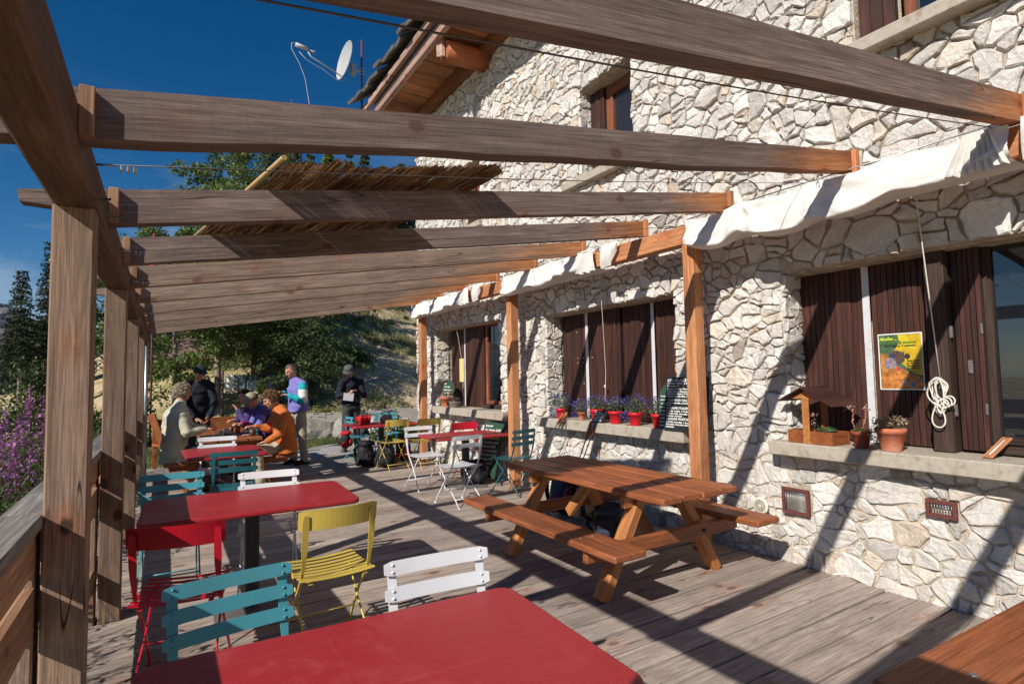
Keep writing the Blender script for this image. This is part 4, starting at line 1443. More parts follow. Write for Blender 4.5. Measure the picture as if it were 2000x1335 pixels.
L_SEDUM = m_leaf("sedum_leaves", (.10, .09, .05), (.33, .30, .16), .25, .6, 14)
L_PINK = m_leaf("dried_flowers", (.34, .16, .12), (.60, .40, .32), .25, .7, 14)
L_DAISY = m_leaf("white_petals", (.62, .62, .58), (.80, .80, .76), .2, .7, 6)
rsl = np.random.RandomState(11)

def ball_pts(n, c, r, shell=.35):
    p = rsl.normal(0, 1, (n, 3)); p /= np.linalg.norm(p, axis=1)[:, None]
    k = rsl.uniform(shell, 1, n) ** .6
    return np.asarray(c) + p * k[:, None] * np.asarray(r)

def pot(name, x, y, z, r, h, mat, label, rim=True, parent=None, soil=True):
    root = empty(name, (x, y, z), label=label, cat="flower pot")
    rb = r * .68
    prof = [(rb * .3, .0), (rb, .0), (rb + (r - rb) * .02, .004), (r * .93, h * .76)]
    if rim: prof += [(r * 1.02, h * .77), (r * 1.06, h), (r * .98, h * 1.005), (r * .9, h * .9), (0.001, h * .88)]
    else: prof += [(r, h), (r * .95, h), (r * .9, h * .9), (0.001, h * .88)]
    G().lathe(prof, (x, y, z), 28).build("pot", mat, root)
    return root
def flowers(root, x, y, z, r, h, petal, nleaf=260, nflower=320, droop=0.0, leafm=None, size=.009):
    pts = ball_pts(nleaf, (x, y, z + h * .35), (r, r, h * .55))
    me = leaf_mesh("leaves", pts, size * 1.1, rsl); link("leaves", me, leafm or L_HERB, root)
    st = G()
    for i in range(22):
        a = random.uniform(0, 6.28); rr_ = random.uniform(.3, 1) * r
        st.tube([(x, y, z - .01), (x + rr_ * .5 * math.cos(a), y + rr_ * .5 * math.sin(a), z + h * .5), (x + rr_ * math.cos(a), y + rr_ * math.sin(a), z + h * random.uniform(.3, .95))], .0012, 3, caps=False)
    st.build("stems", leafm or L_HERB, root)
    face_attr(root.children[-1].data, "tone", np.full(len(root.children[-1].data.polygons), .4))
    p2 = ball_pts(nflower, (x, y, z + h * .62), (r * 1.12, r * 1.12, h * .5), .55)
    if droop:
        p3 = ball_pts(int(nflower * .5), (x - r * .6, y + r * .5, z - droop * .4), (r * .5, r * .7, droop * .7), .3)
        p2 = np.vstack([p2, p3])
    me = leaf_mesh("blossom", p2, size * .8, rsl, .8); link("blossom", me, petal, root)

ZS2 = .976
for (y, lab, hh, x_, big) in ((5.58, "red pot of pale violet lobelia at the far end of the sill", .125, 4.17, 1.15), (4.99, "red pot of lobelia behind the small slate", .135, 4.24, 1.0),
                    (4.60, "red pot of lobelia right beside the small slate, green leaves on its left", .135, 4.17, .95), (4.30, "red pot overflowing with deep violet lobelia, fourth along the sill", .135, 4.17, 1.1),
                    (3.97, "red pot of lobelia next to the big menu board", .135, 4.17, 1.0)):
    r_ = pot("flower_pot", x_, y, ZS2, .075 if hh > .13 else .062, hh, M_POTRED, lab)
    r_["group"] = "red flower pots on the middle sill"
    flowers(r_, x_, y, ZS2 + hh, .105 * big, .16 * big, L_LOB, 560, 330, .10 if y in (5.58, 4.30) else 0, size=.0095)
r_ = pot("flower_pot", 4.24, 5.27, ZS2, .05, .09, M_TERRA, "small terracotta pot hidden under trailing violet flowers")
flowers(r_, 4.24, 5.27, ZS2 + .085, .11, .15, L_LOB, 420, 380, .06)
# pots on the near sill
ZS3 = .966
r_ = pot("flower_pot", 4.19, 2.085, ZS3, .062, .115, M_TERRAD, "dark small terracotta pot with two tall dried stalks")
G().lathe([(.0, .0), (.056, .0), (.0, .006)], (4.19, 2.085, ZS3 + .104), 20).build("soil", M_SOIL, r_)
flowers(r_, 4.19, 2.085, ZS3 + .105, .05, .035, L_HERB, 160, 20, size=.006)
g = G()
st1 = [(4.18, 2.11, ZS3 + .10), (4.165, 2.125, ZS3 + .18), (4.16, 2.115, ZS3 + .25), (4.15, 2.13, ZS3 + .285)]
st2 = [(4.18, 2.07, ZS3 + .10), (4.175, 2.055, ZS3 + .17), (4.17, 2.035, ZS3 + .22), (4.165, 2.03, ZS3 + .27)]
for s_ in (st1, st2): g.tube(s_, .0035, 5)
g.build("stalks", M_TERRA, r_)
pp = []
for s_ in (st1, st2):
    for i in range(3):
        for q in range(14): pp.append(Vector(s_[i]).lerp(Vector(s_[i + 1]), q / 14))
    pp += [Vector(s_[-1]) + Vector((random.gauss(0, .012), random.gauss(0, .014), random.gauss(0, .010))) for _ in range(30)]
link("dried_blossom", leaf_mesh("dried_blossom", [tuple(p) for p in pp], .008, rsl, .6, spread=.004), L_PINK, r_)
r_ = pot("flower_pot", 4.175, 1.885, ZS3, .088, .152, M_TERRA, "larger terracotta pot with a straggly pale succulent")
flowers(r_, 4.175, 1.885, ZS3 + .15, .105, .085, L_PINK, 420, 130, 0, L_SEDUM, .009)
link("trailing_leaves", leaf_mesh("trailing_leaves", ball_pts(190, (4.10, 1.95, ZS3 + .115), (.03, .05, .06)), .008, rsl), L_SEDUM, r_)

# ------------------------------------------------------------------ roofed feeder planter on the near sill
fd = empty("bird_feeder", (4.22, 2.41, ZS3), rad(-6), label="little wooden bird feeder with pitched roof, planted with succulents", cat="bird feeder")
M_ = wm(fd)
def fb(name, c, s, mat=W_FEEDER, ch=.002, rot=None):
    return G().box(c, s, rot, ch).build(name, mat, fd, M_)
fb("tray_side", (-.095, 0, .0475), (.014, .36, .095)); fb("tray_side", (.095, 0, .0475), (.014, .36, .095))
fb("tray_end", (0, -.173, .0475), (.176, .014, .094)); fb("tray_end", (0, .173, .0475), (.176, .014, .094))
fb("tray_floor", (0, 0, .06), (.176, .33, .01), M_SOIL)
fb("post", (-.107, .015, .17), (.012, .055, .34), W_PICLEG); fb("post", (.107, .015, .17), (.012, .055, .34), W_FEEDER)
g = G(); g.prism([(-.107, .14, .335), (-.107, -.11, .335), (-.107, .015, .395)], (.014, 0, 0)); g.build("gable", W_PICLEG, fd, M_)
g = G(); g.prism([(.101, .14, .335), (.101, -.11, .335), (.101, .015, .395)], (.014, 0, 0)); g.build("gable", W_PICLEG, fd, M_)
for sy, w in ((1, .215), (-1, .26)):
    for q in range(2):
        a0, a1 = q * w / 2, (q + 1) * w / 2 + .012
        ang = rad(25 if sy > 0 else 27)
        z0 = .412 - .004 * q
        p = [(-.16, .015 + sy * a0 * math.cos(ang), z0 - a0 * math.sin(ang) + .005), (-.16, .015 + sy * a1 * math.cos(ang), z0 - a1 * math.sin(ang))]
        g = G(); g.prism([p[0], p[1], (p[1][0], p[1][1], p[1][2] + .006), (p[0][0], p[0][1], p[0][2] + .006)], (.32, 0, 0)); g.build("roof_board", W_SHUT, fd, M_)
G().tube([(-.16, .015, .422), (.16, .015, .422)], .006, 6).build("ridge", W_SHUT, fd, M_)
bowl = G().lathe([(.03, .0), (.075, .03), (.07, .03), (.02, .02)], (-.0, -.07, .07), 18).build("planting_bowl", M_BLACK, fd, M_)
pts = ball_pts(280, M_ @ Vector((-.0, -.07, .105)), (.085, .07, .022), .2)
link("succulents", leaf_mesh("succulents", pts, .008, rsl, .7), L_HERB, fd)
pts = [tuple(M_ @ Vector((-.01 + random.gauss(0, .008), .03 + random.gauss(0, .012), .10 + t * .11 + .01 * math.sin(t * 9)))) for t in [random.random() for _ in range(60)]] + [tuple(M_ @ Vector((random.gauss(-.01, .02), random.gauss(.035, .025), random.gauss(.215, .008)))) for _ in range(30)]
link("dried_blossom", leaf_mesh("dried_blossom", pts, .007, rsl), L_PINK, fd)

# small thermometer board leaning on the glass
th = empty("wooden_thermometer", (4.33, 1.36, ZS3), label="small pale wooden thermometer board leaning beside the window pane", cat="thermometer")
beam("board", (4.22, 1.385, ZS3 + .006), (4.40, 1.335, ZS3 + .115), .055, .012, W_ORANGE, th)
G().tube([(4.235, 1.378, ZS3 + .025), (4.37, 1.341, ZS3 + .105)], .004, 6).build("glass_tube", M_WHITE, th)

# ------------------------------------------------------------------ lettering
def lettering(name, lines, M_, mat, parent, size=.03, leading=1.25, font_shear=.0, extrude=.0006, sizes=None, widths=None):
    """lines of text on the plane of matrix M_ (local x right, y up), first line at the top"""
    y = 0
    for i, ln in enumerate(lines):
        s_ = sizes[i] if sizes else size
        y -= s_ * leading
        if not ln.strip(): continue
        cu = bpy.data.curves.new(name, 'FONT'); cu.body = ln; cu.size = s_; cu.shear = font_shear; cu.extrude = extrude
        cu.offset = .0007 if s_ > .02 else .0004; cu.resolution_u = 2
        t = bpy.data.objects.new(name, cu); WORK.collection.objects.link(t)
        dg = work_graph()
        me = bpy.data.meshes.new_from_object(t.evaluated_get(dg))
        bpy.data.objects.remove(t); bpy.data.curves.remove(cu)
        k = 1.0
        if widths and widths[i]:
            xs = [v.co.x for v in me.vertices]
            if xs: k = min(1.35, widths[i] / max(xs))
        R = M_ @ Matrix.Translation((random.uniform(0, .004), y, 0)) @ Matrix.Rotation(random.uniform(-.01, .015), 4, 'Z') @ Matrix.Diagonal((k, 1, 1, 1))
        me.transform(R)
        me.materials.clear()
        link(name, me, mat, parent)
def frame_on(p, xdir, ydir):
    x = Vector(xdir).normalized(); y = Vector(ydir); y = (y - x * y.dot(x)).normalized(); z = x.cross(y)
    return Matrix(((x.x, y.x, z.x, p[0]), (x.y, y.y, z.y, p[1]), (x.z, y.z, z.z, p[2]), (0, 0, 0, 1)))

# the big menu board; the post hides its right half
mb = empty("menu_board", (4.12, 3.64, .975), label="black menu board of ice creams standing on the sill behind the orange post", cat="menu board")
lean = Vector((.055, 0, .50)).normalized()
F = frame_on((4.075, 3.815, .97), (0, -1, 0), lean)
G().prism([F @ Vector((0, 0, 0)), F @ Vector((.50, 0, 0)), F @ Vector((.50, .505, 0)), F @ Vector((0, .505, 0))], F.to_3x3() @ Vector((0, 0, -.012))).build("board", M_SLATE, mb)
F2 = F @ Matrix.Translation((.015, .503, .0015))
lettering("writing", ["LES GLACES", "1 boule 1,80€   2 boules 3,50€", "3 boules 5€", "", "Parfum: Vanille, Chocolat, Café", "Rhum Raisin, Menthe choco", "Pistache, Ananas, Fraise", "Framboise, Myrtille, Citron", "",
                      "• COUPE DU VALLON", "1 boule vanille, 2 boules myrtille", "fruits", "• COUPE ITALIENNE", "1 boule vanille, 1 boule", "1 boule café, chocolat et", "2 boules griottes", "• COUPE FRAÎCHEUR", "1 boule chocolat, 1 boule", "chocolat, chocolat chaud", "noisettes"],
          F2, M_CHALK, mb, sizes=[.036, .023, .023, .006, .021, .021, .021, .021, .006, .030, .021, .019, .031, .021, .021, .021, .031, .021, .021, .021],
          leading=1.08, widths=[.27, .40, .16, 0, .40, .38, .36, .40, 0, .30, .42, .07, .32, .36, .38, .24, .33, .38, .34, .13], font_shear=.12)
# green board behind it
gb = empty("menu_board", (4.16, 3.86, .975), label="dark green board peeping out behind the black menu board", cat="menu board")
F = frame_on((4.105, 3.915, .975), (0, -1, .0), Vector((.045, 0, .5)))
G().prism([F @ Vector((0, 0, 0)), F @ Vector((.30, 0, 0)), F @ Vector((.30, .49, 0)), F @ Vector((.10, .47, 0)), F @ Vector((0, .36, 0))], F.to_3x3() @ Vector((0, 0, -.012))).build("board", M_GREENB, gb)
lettering("writing", ["Reblochon", "salade", "terrine", "charcuterie", "omelette", "lardons", "croûte", "fromage", "fraise"], F @ Matrix.Translation((.012, .345, .0015)), M_CHALK, gb, size=.020, leading=1.75, widths=[.075] * 9)
# small slate on the sill
ss = empty("slate_sign", (4.11, 4.79, .976), label="small black slate with chalk prices leaning between two red pots", cat="sign")
F = frame_on((4.09, 4.92, .977), (0, -1, 0), Vector((.07, -.06, .13)))
G().prism([F @ Vector((0, 0, 0)), F @ Vector((.19, 0, 0)), F @ Vector((.20, .145, 0)), F @ Vector((.03, .15, 0))], F.to_3x3() @ Vector((0, 0, -.01))).build("board", M_SLATE, ss)
lettering("writing", ["MYRTILLES", "avec crème 5,00€", "au sucre 4,00€", "génépi 3,00€", "nature 4,50€"], F @ Matrix.Translation((.022, .142, .0015)), M_CHALK, ss, size=.021, leading=1.18, widths=[.11, .14, .14, .13, .14])
# arched green slate on the far sill
gs = empty("slate_sign", (4.22, 9.0, .995), label="round topped green slate on the far sill behind a clay pot", cat="sign")
F = frame_on((4.20, 9.26, .996), (0, -1, 0), Vector((.10, 0, .45)))
arch = [F @ Vector((0, 0, 0)), F @ Vector((.50, 0, 0))] + [F @ Vector((.25 + .25 * math.cos(a), .26 + .20 * math.sin(a), 0)) for a in np.linspace(0, math.pi, 12)]
G().prism(arch, F.to_3x3() @ Vector((0, 0, -.012))).build("board", M_GREENB, gs)
lettering("writing", ["Bar", "Nos repas", "salades et tartes", "soupe du jour", "croûte au fromage", "tarte myrtilles", "café gourmand"], F @ Matrix.Translation((.07, .445, .002)), M_CHALK, gs, size=.042, leading=1.3, widths=[.1, .25, .36, .32, .36, .3, .3])
# large green board on the floor by the wall
fb_ = empty("menu_board", (4.05, 7.1, 0), label="tall green menu board on the floor leaning against the wall", cat="menu board")
F = frame_on((3.93, 7.42, .06), (0.02, -.56, .02), Vector((.22, -.06, .78)))
G().prism([F @ Vector((0, 0, 0)), F @ Vector((.54, 0, 0)), F @ Vector((.54, .80, 0)), F @ Vector((0, .80, 0))], F.to_3x3() @ Vector((0, 0, -.014))).build("board", M_GREENB, fb_)
lettering("writing", ["Boissons", "thé, infusion 2,00€", "café crème 2,50€", "chocolat chaud 3,00€", "sirop à l'eau 2,00€", "limonade 2,50€", "jus de pomme 3,00€", "bière pression 3,50€", "vin rouge 3,00€", "vin blanc 3,00€", "génépi 4,00€", "tarte 4,50€"],
          F @ Matrix.Translation((.04, .785, .0015)), M_CHALK, fb_, size=.044, leading=1.38, widths=[.3] + [.44] * 11)
g = G()
for i, (a, b) in enumerate((((4.0, 6.78, 0), (4.17, 6.73, 1.05)), ((3.98, 6.72, 0), (4.17, 6.69, 1.0)), ((3.97, 6.82, 0), (4.18, 6.8, 1.1)))):
    g.tube([a, b], .008, 6)
g.build("bundle_of_sticks", M_DARKMETAL, label="bundle of thin dark sticks leaning on the wall by the tall green board", cat="sticks")

# ------------------------------------------------------------------ bee poster
ps = empty("bee_poster", (4.478, 1.925, 1.36), label="yellow and orange poster of a bee pinned on the brown shutter", cat="poster")
F = frame_on((4.476, 2.072, 1.365), (0, -1, .0), (0, 0, 1))
PWd, PHt = .285, .405
def flat(name, pts, z, mat):
    G().prism([F @ Vector((p[0] * PWd, p[1] * PHt, z)) for p in pts], F.to_3x3() @ Vector((0, 0, -.0006))).build(name, mat, ps)
def m_print(name, c, var=.25, scale=30): return m_plain(name, c, .35, spec=.5, var=var, scale=scale)
flat("sheet", [(0, 0), (1, 0), (1, 1), (0, 1)], .001, m_print("paper_white", (.78, .78, .76), .02))
flat("print_ground", [(.025, .02), (.975, .02), (.975, .98), (.025, .98)], .0017, m_print("print_green", (.06, .12, .06), .6, 20))
flat("print_petal", [(.28, .60), (.62, .975), (.975, .975), (.975, .25), (.80, .28), (.55, .45)], .0024, m_print("print_yellow", (.55, .37, .02), .3, 18))
flat("print_petal", [(.46, .972), (.62, .972), (.90, .70), (.52, .76)], .0031, m_print("print_bright_yellow", (.66, .50, .03), .1, 18))
flat("print_flower", [(.028, .022), (.972, .022), (.972, .20), (.70, .30), (.42, .42), (.20, .62), (.05, .66)], .0038, m_print("print_orange", (.45, .17, .04), .6, 24))
rsp = np.random.RandomState(3)
def blob(cx, cy, rx, ry, n=18): return [(cx + rx * math.cos(a) * rsp.uniform(.85, 1.12), cy + ry * math.sin(a) * rsp.uniform(.85, 1.12)) for a in np.linspace(0, 2 * math.pi, n, endpoint=False)]
flat("print_bee", blob(.42, .58, .20, .12), .0045, m_print("print_fur", (.10, .06, .05), .6, 60))
flat("print_bee", blob(.27, .47, .14, .11), .0052, m_print("print_grey_fur", (.24, .20, .24), .5, 60))
flat("print_bee", blob(.34, .60, .055, .04), .0059, m_print("print_eye", (.03, .04, .10), .2))
flat("print_bee", blob(.66, .59, .06, .05), .0059, m_print("print_eye2", (.05, .03, .03), .2))
flat("print_bee", blob(.46, .37, .05, .035), .0059, m_print("print_pink", (.55, .06, .08), .2))
flat("print_logo", [(.71, .055), (.80, .055), (.80, .13), (.71, .13)], .0052, m_print("print_blue", (.02, .20, .45), .1))
flat("print_logo", [(.52, .055), (.64, .055), (.64, .16), (.52, .16)], .0052, m_print("print_pale", (.45, .33, .35), .3))
Ft = F @ Matrix.Translation((.012, PHt * .965, .0066))
lettering("headline", ["Abeilles ..."], Ft, m_print("ink_lime", (.62, .75, .05), .05), ps, size=.036, leading=1.0, font_shear=.25, widths=[.115])
lettering("headline", ["être encore là toujours"], Ft @ Matrix.Translation((0, -.034, 0)), m_print("ink_green", (.10, .22, .04), .05), ps, size=.028, leading=1.0, font_shear=.25, widths=[.235])
lettering("headline", ["Du 10 juillet au 12 septembre"], Ft @ Matrix.Translation((.03, -.062, 0)), M_BLACK, ps, size=.018, leading=1.0, widths=[.2])
lettering("headline", ["Expositions", "au Refuge", "Animations", "du Vallon"], Ft @ Matrix.Translation((.17, -.17, 0)), M_BLACK, ps, size=.015, leading=1.2, widths=[.08] * 4)
G().prism([(4.483 - .006, 8.97, 1.42), (4.483 - .006, 8.80, 1.42), (4.483 - .006, 8.80, 1.83), (4.483 - .006, 8.97, 1.83)], (-.002, 0, 0)).build("yellow_notice", m_print("notice_yellow", (.72, .62, .22), .05), label="pale yellow notice pinned on the far window's shutter", cat="notice")

# clay pots and basket on the far sill
r_ = pot("flower_pot", 4.18, 8.93, .996, .105, .17, M_TERRA, "clay pot with dry stalks in front of the round topped slate")
link("dry_stalks", leaf_mesh("dry_stalks", ball_pts(150, (4.18, 8.9, 1.2), (.10, .2, .05)), .02, rsl, .2), L_PINK, r_)
g = G().tube([(4.18, 8.95, 1.12), (4.15, 9.0, 1.3)], .012, 6).tube([(4.18, 8.8, 1.12), (4.2, 8.7, 1.36)], .012, 6)
g.build("stakes", M_RUST, r_)
r_ = pot("basket_planter", 4.17, 8.58, .996, .14, .10, W_SLATS, "brown shallow basket with dry stems at the far window", rim=False)
r_["category"] = "basket"
link("dry_stalks", leaf_mesh("dry_stalks", ball_pts(150, (4.17, 8.6, 1.14), (.12, .15, .05)), .02, rsl, .2), L_PINK, r_)

# ------------------------------------------------------------------ trekking poles
def poles(tops, feet, label, tipmat=M_BLACK, grip=W_DARKPOST):
    root = empty("trekking_poles", feet[0], label=label, cat="trekking poles")
    for t, f_ in zip(tops, feet):
        t, f_ = Vector(t), Vector(f_)
        G().tube([f_, f_.lerp(t, .5), t], [.004, .006, .0075], 8).build("shaft", M_DARKMETAL, root)
        d = (t - f_).normalized()
        G().tube([t - d * .02, t + d * .06, t + d * .14], [.013, .017, .019], 8).build("grip", grip, root)
        g = G(); s_ = t + d * .11
        g.strap([s_, s_ + Vector((-.03, .015, -.06)), s_ + Vector((-.03, .02, -.14)), s_ + Vector((-.005, .0, -.10)), s_ + Vector((0, 0, -.01))], .012, .002, (0, 1, 0))
        g.build("wrist_strap", M_BLACK, root)
    return root
poles([(4.05, 5.48, .94), (4.04, 5.40, .95)], [(3.80, 6.05, .0), (3.78, 5.95, 0)], "pair of trekking poles leaning askew under the lobelia pots", grip=W_FEEDER)
poles([(4.05, 4.93, .85), (4.05, 4.86, .84)], [(3.72, 5.02, .0), (3.70, 4.96, 0)], "upright pair of trekking poles leaning on the sill near the small slate", grip=W_FEEDER)

# ------------------------------------------------------------------ rucksacks
def rucksack(loc, rz, c1, c2, label, h=.5, lay=False, sc_=1.0):
    root = empty("backpack", loc, rz, label=label, cat="backpack")
    M_ = wm(root) @ Matrix.Scale(sc_, 4)
    if lay: M_ = M_ @ Matrix.Translation((0, .0, .14)) @ Matrix.Rotation(rad(90), 4, 'X') @ Matrix.Translation((0, 0, -.2))
    def lump(name, c, r, mat, e=2.6, jit=.012, seed=0):
        g = G(); vs, fs = [], []; seg, rings = 22, 14
        for i in range(rings + 1):
            th_ = math.pi * i / rings - math.pi / 2
            for k in range(seg):
                a = 2 * math.pi * k / seg
                sg = lambda v: math.copysign(abs(v) ** (2 / e), v)
                p = Vector((r[0] * sg(math.cos(th_)) * sg(math.cos(a)), r[1] * sg(math.cos(th_)) * sg(math.sin(a)), r[2] * sg(math.sin(th_))))
                q = p + Vector(c)
                nn = mnoise.noise(q * 9 + Vector((seed, 0, 0))) * jit * 1.6 + mnoise.noise(q * 24 + Vector((seed, 3, 0))) * jit * .7
                vs.append(q + p.normalized() * nn)
        for i in range(rings):
            for k in range(seg):
                k2 = (k + 1) % seg
                fs.append((i * seg + k, i * seg + k2, (i + 1) * seg + k2, (i + 1) * seg + k))
        g.add(vs, fs, True).build(name, mat, root, M_)
    lump("main_bag", (0, 0, h / 2), (.15, .11, h / 2), c1, seed=hash(label) % 50)
    lump("lid", (0, -.01, h * .98), (.14, .12, .055), c2, seed=3)
    lump("front_pocket", (0, -.115, h * .38), (.11, .045, h * .26), c2, seed=7)
    for sx in (-1, 1):
        lump("side_pocket", (sx * .155, 0, h * .25), (.035, .07, h * .2), c2, seed=9 + sx)
        g = G().strap([(sx * .07, .11, h * .92), (sx * .08, .19, h * .75), (sx * .09, .18, h * .45), (sx * .10, .11, h * .15)], .055, .012, (1, 0, 0))
        g.build("shoulder_strap", M_BLACK, root, M_)
        g = G().strap([(sx * .08, -.13, h * .95), (sx * .08, -.165, h * .6), (sx * .09, -.12, h * .15)], .018, .003, (1, 0, 0))
        g.build("buckle_strap", M_BLACK, root, M_)
    return root
C_RED = m_cloth("red_nylon", (.50, .02, .03), bump=.008, rough=.6); C_BLK = m_cloth("black_nylon", (.022, .022, .026), bump=.008, rough=.6)
C_GRY = m_cloth("grey_nylon", (.17, .19, .21), bump=.008, rough=.6); C_NVY = m_cloth("navy_nylon", (.03, .035, .07), bump=.008, rough=.6)
C_MAG = m_cloth("magenta_nylon", (.25, .03, .09), bump=.008, rough=.6); C_TAN = m_cloth("tan_cloth", (.42, .27, .17), bump=.008)
rucksack((2.98, 9.62, .0), .4, C_BLK, C_BLK, "red and black backpack on the floor under the farthest table", .40)
rucksack((3.22, 9.30, .0), -.5, C_BLK, C_BLK, "black backpack with red piping slumped beside the table column", .42)
rucksack((2.72, 9.95, .30), 1.2, C_BLK, C_RED, "black and red backpack hanging on the teal chair by the gravel", .36, sc_=.75)
rucksack((3.0, 9.75, .715), 1.7, C_RED, C_RED, "bright red pack lying on the farthest table", .30, True, .62)
rucksack((3.38, 9.72, .715), 1.4, C_GRY, C_GRY, "grey pack lying on the farthest table", .32, True, .62)
rucksack((3.78, 9.9, .0), .1, C_BLK, C_RED, "small red pack standing behind the yellow chairs", .45, sc_=.8)
rucksack((3.75, 5.0, .0), .1, C_NVY, C_MAG, "navy and magenta backpack half hidden behind the picnic table", .48)
rucksack((3.80, 4.62, .0), -.2, C_NVY, C_TAN, "dark backpack with tan pocket behind the picnic table", .48)
rucksack((3.55, 4.05, .0), .5, C_BLK, C_NVY, "squat black bag under the picnic table by the bench", .26)
rucksack((3.75, 7.05, .0), .3, C_BLK, C_BLK, "black backpack under the red table by the tall green board", .30)
rucksack((3.2, 4.75, .0), 1.2, C_BLK, C_BLK, "small flat black bag on the boards under the picnic table", .12)

# ------------------------------------------------------------------ people
def remeshed(g, name, voxel, noise_amp=0.0, noise_scale=9, smooth_it=2):
    me = g.mesh("tmp_" + name)
    o = bpy.data.objects.new("tmp", me); WORK.collection.objects.link(o)
    md = o.modifiers.new("r", 'REMESH'); md.mode = 'VOXEL'; md.voxel_size = voxel; md.use_smooth_shade = True
    if smooth_it:
        s_ = o.modifiers.new("s", 'SMOOTH'); s_.iterations = smooth_it; s_.factor = .5
    out = bpy.data.meshes.new_from_object(o.evaluated_get(work_graph()))
    out.name = name
    bpy.data.objects.remove(o); bpy.data.meshes.remove(me)
    if noise_amp:
        nv_ = len(out.vertices)
        co = np.empty(nv_ * 3, np.float32); out.vertices.foreach_get("co", co); co = co.reshape(-1, 3)
        nr = np.empty(nv_ * 3, np.float32); out.vertices.foreach_get("normal", nr); nr = nr.reshape(-1, 3)
        am = np.array([mnoise.noise(Vector(c_) * noise_scale) * .7 + mnoise.noise(Vector((c_[0] * 5, c_[1] * 5, c_[2] * noise_scale * 2.4))) * .5 for c_ in co.tolist()])
        out.vertices.foreach_set("co", (co + nr * (am * noise_amp)[:, None]).astype(np.float32).ravel()); out.update()
    out.polygons.foreach_set('use_smooth', np.ones(len(out.polygons), dtype=bool))
    out.materials.clear()
    return out
def limb(g, a, b, ra, rb, n=5):
    a, b = Vector(a), Vector(b)
    g.tube([a.lerp(b, i / n) for i in range(n + 1)], [ra + (rb - ra) * i / n for i in range(n + 1)], 12, smooth=True)
    g.sphere(a, ra, 12, 8); g.sphere(b, rb, 12, 8)
def basis(fwd):
    f_ = Vector(fwd).normalized(); r_ = f_.cross(Vector((0, 0, 1)))
    if r_.length < .1: r_ = Vector((1, 0, 0))
    r_.normalize(); u_ = r_.cross(f_)
    return Matrix(((r_.x, f_.x, u_.x), (r_.y, f_.y, u_.y), (r_.z, f_.z, u_.z)))   # columns right, forward, up
def hand(g, wrist, tip, palm_n, curl=.6):
    """palm with five separate fingers from the wrist towards tip"""
    w, t = Vector(wrist), Vector(tip)
    d = (t - w).normalized(); n_ = Vector(palm_n); n_ = (n_ - d * n_.dot(d)).normalized(); s_ = d.cross(n_)
    pc = w + d * .045
    R = Matrix(((s_.x, d.x, n_.x), (s_.y, d.y, n_.y), (s_.z, d.z, n_.z)))
    g.sphere(pc, (.040, .052, .017), 12, 8, R)
    for i, (off, L) in enumerate(((-.028, .062), (-.010, .072), (.009, .068), (.026, .055))):
        b = w + d * .085 + s_ * off
        p1 = b + d * L * .5 + n_ * L * .12 * curl
        p2 = p1 + d * L * .32 * (1 - .4 * curl) + n_ * L * .42 * curl
        p3 = p2 + d * L * .18 * (1 - .8 * curl) + n_ * L * .34 * curl
        limb(g, b - d * .02, p1, .0095, .0085, 2); limb(g, p1, p2, .0085, .0078, 2); limb(g, p2, p3, .0078, .0068, 2)
    b = w + d * .025 - s_ * .032
    p1 = b + d * .030 - s_ * .022 + n_ * .010; p2 = p1 + d * .030 - s_ * .002 + n_ * .016
    limb(g, b, p1, .0125, .0105, 2); limb(g, p1, p2, .010, .008, 2)

SKIN = m_plain("skin", (.50, .25, .165), .55, spec=.35, var=.07, scale=22, dirt=(.46, .17, .11), dirt_amt=.4)
M_EYE = m_plain("eye_dark", (.02, .015, .012), .3)
M_LIP = m_plain("lips", (.38, .13, .10), .5)
def hair_mat(name, c0, c1): return m_leaf(name, c0, c1, .1, .6, 10, .8)
H_GREY = hair_mat("grey_blond_hair", (.26, .21, .15), (.52, .45, .35)); H_BROWN = hair_mat("curly_brown_hair", (.12, .06, .03), (.33, .19, .10))
H_DARK = hair_mat("dark_hair", (.015, .012, .01), (.05, .035, .03)); H_SALT = hair_mat("grey_short_hair", (.07, .065, .06), (.22, .21, .2))

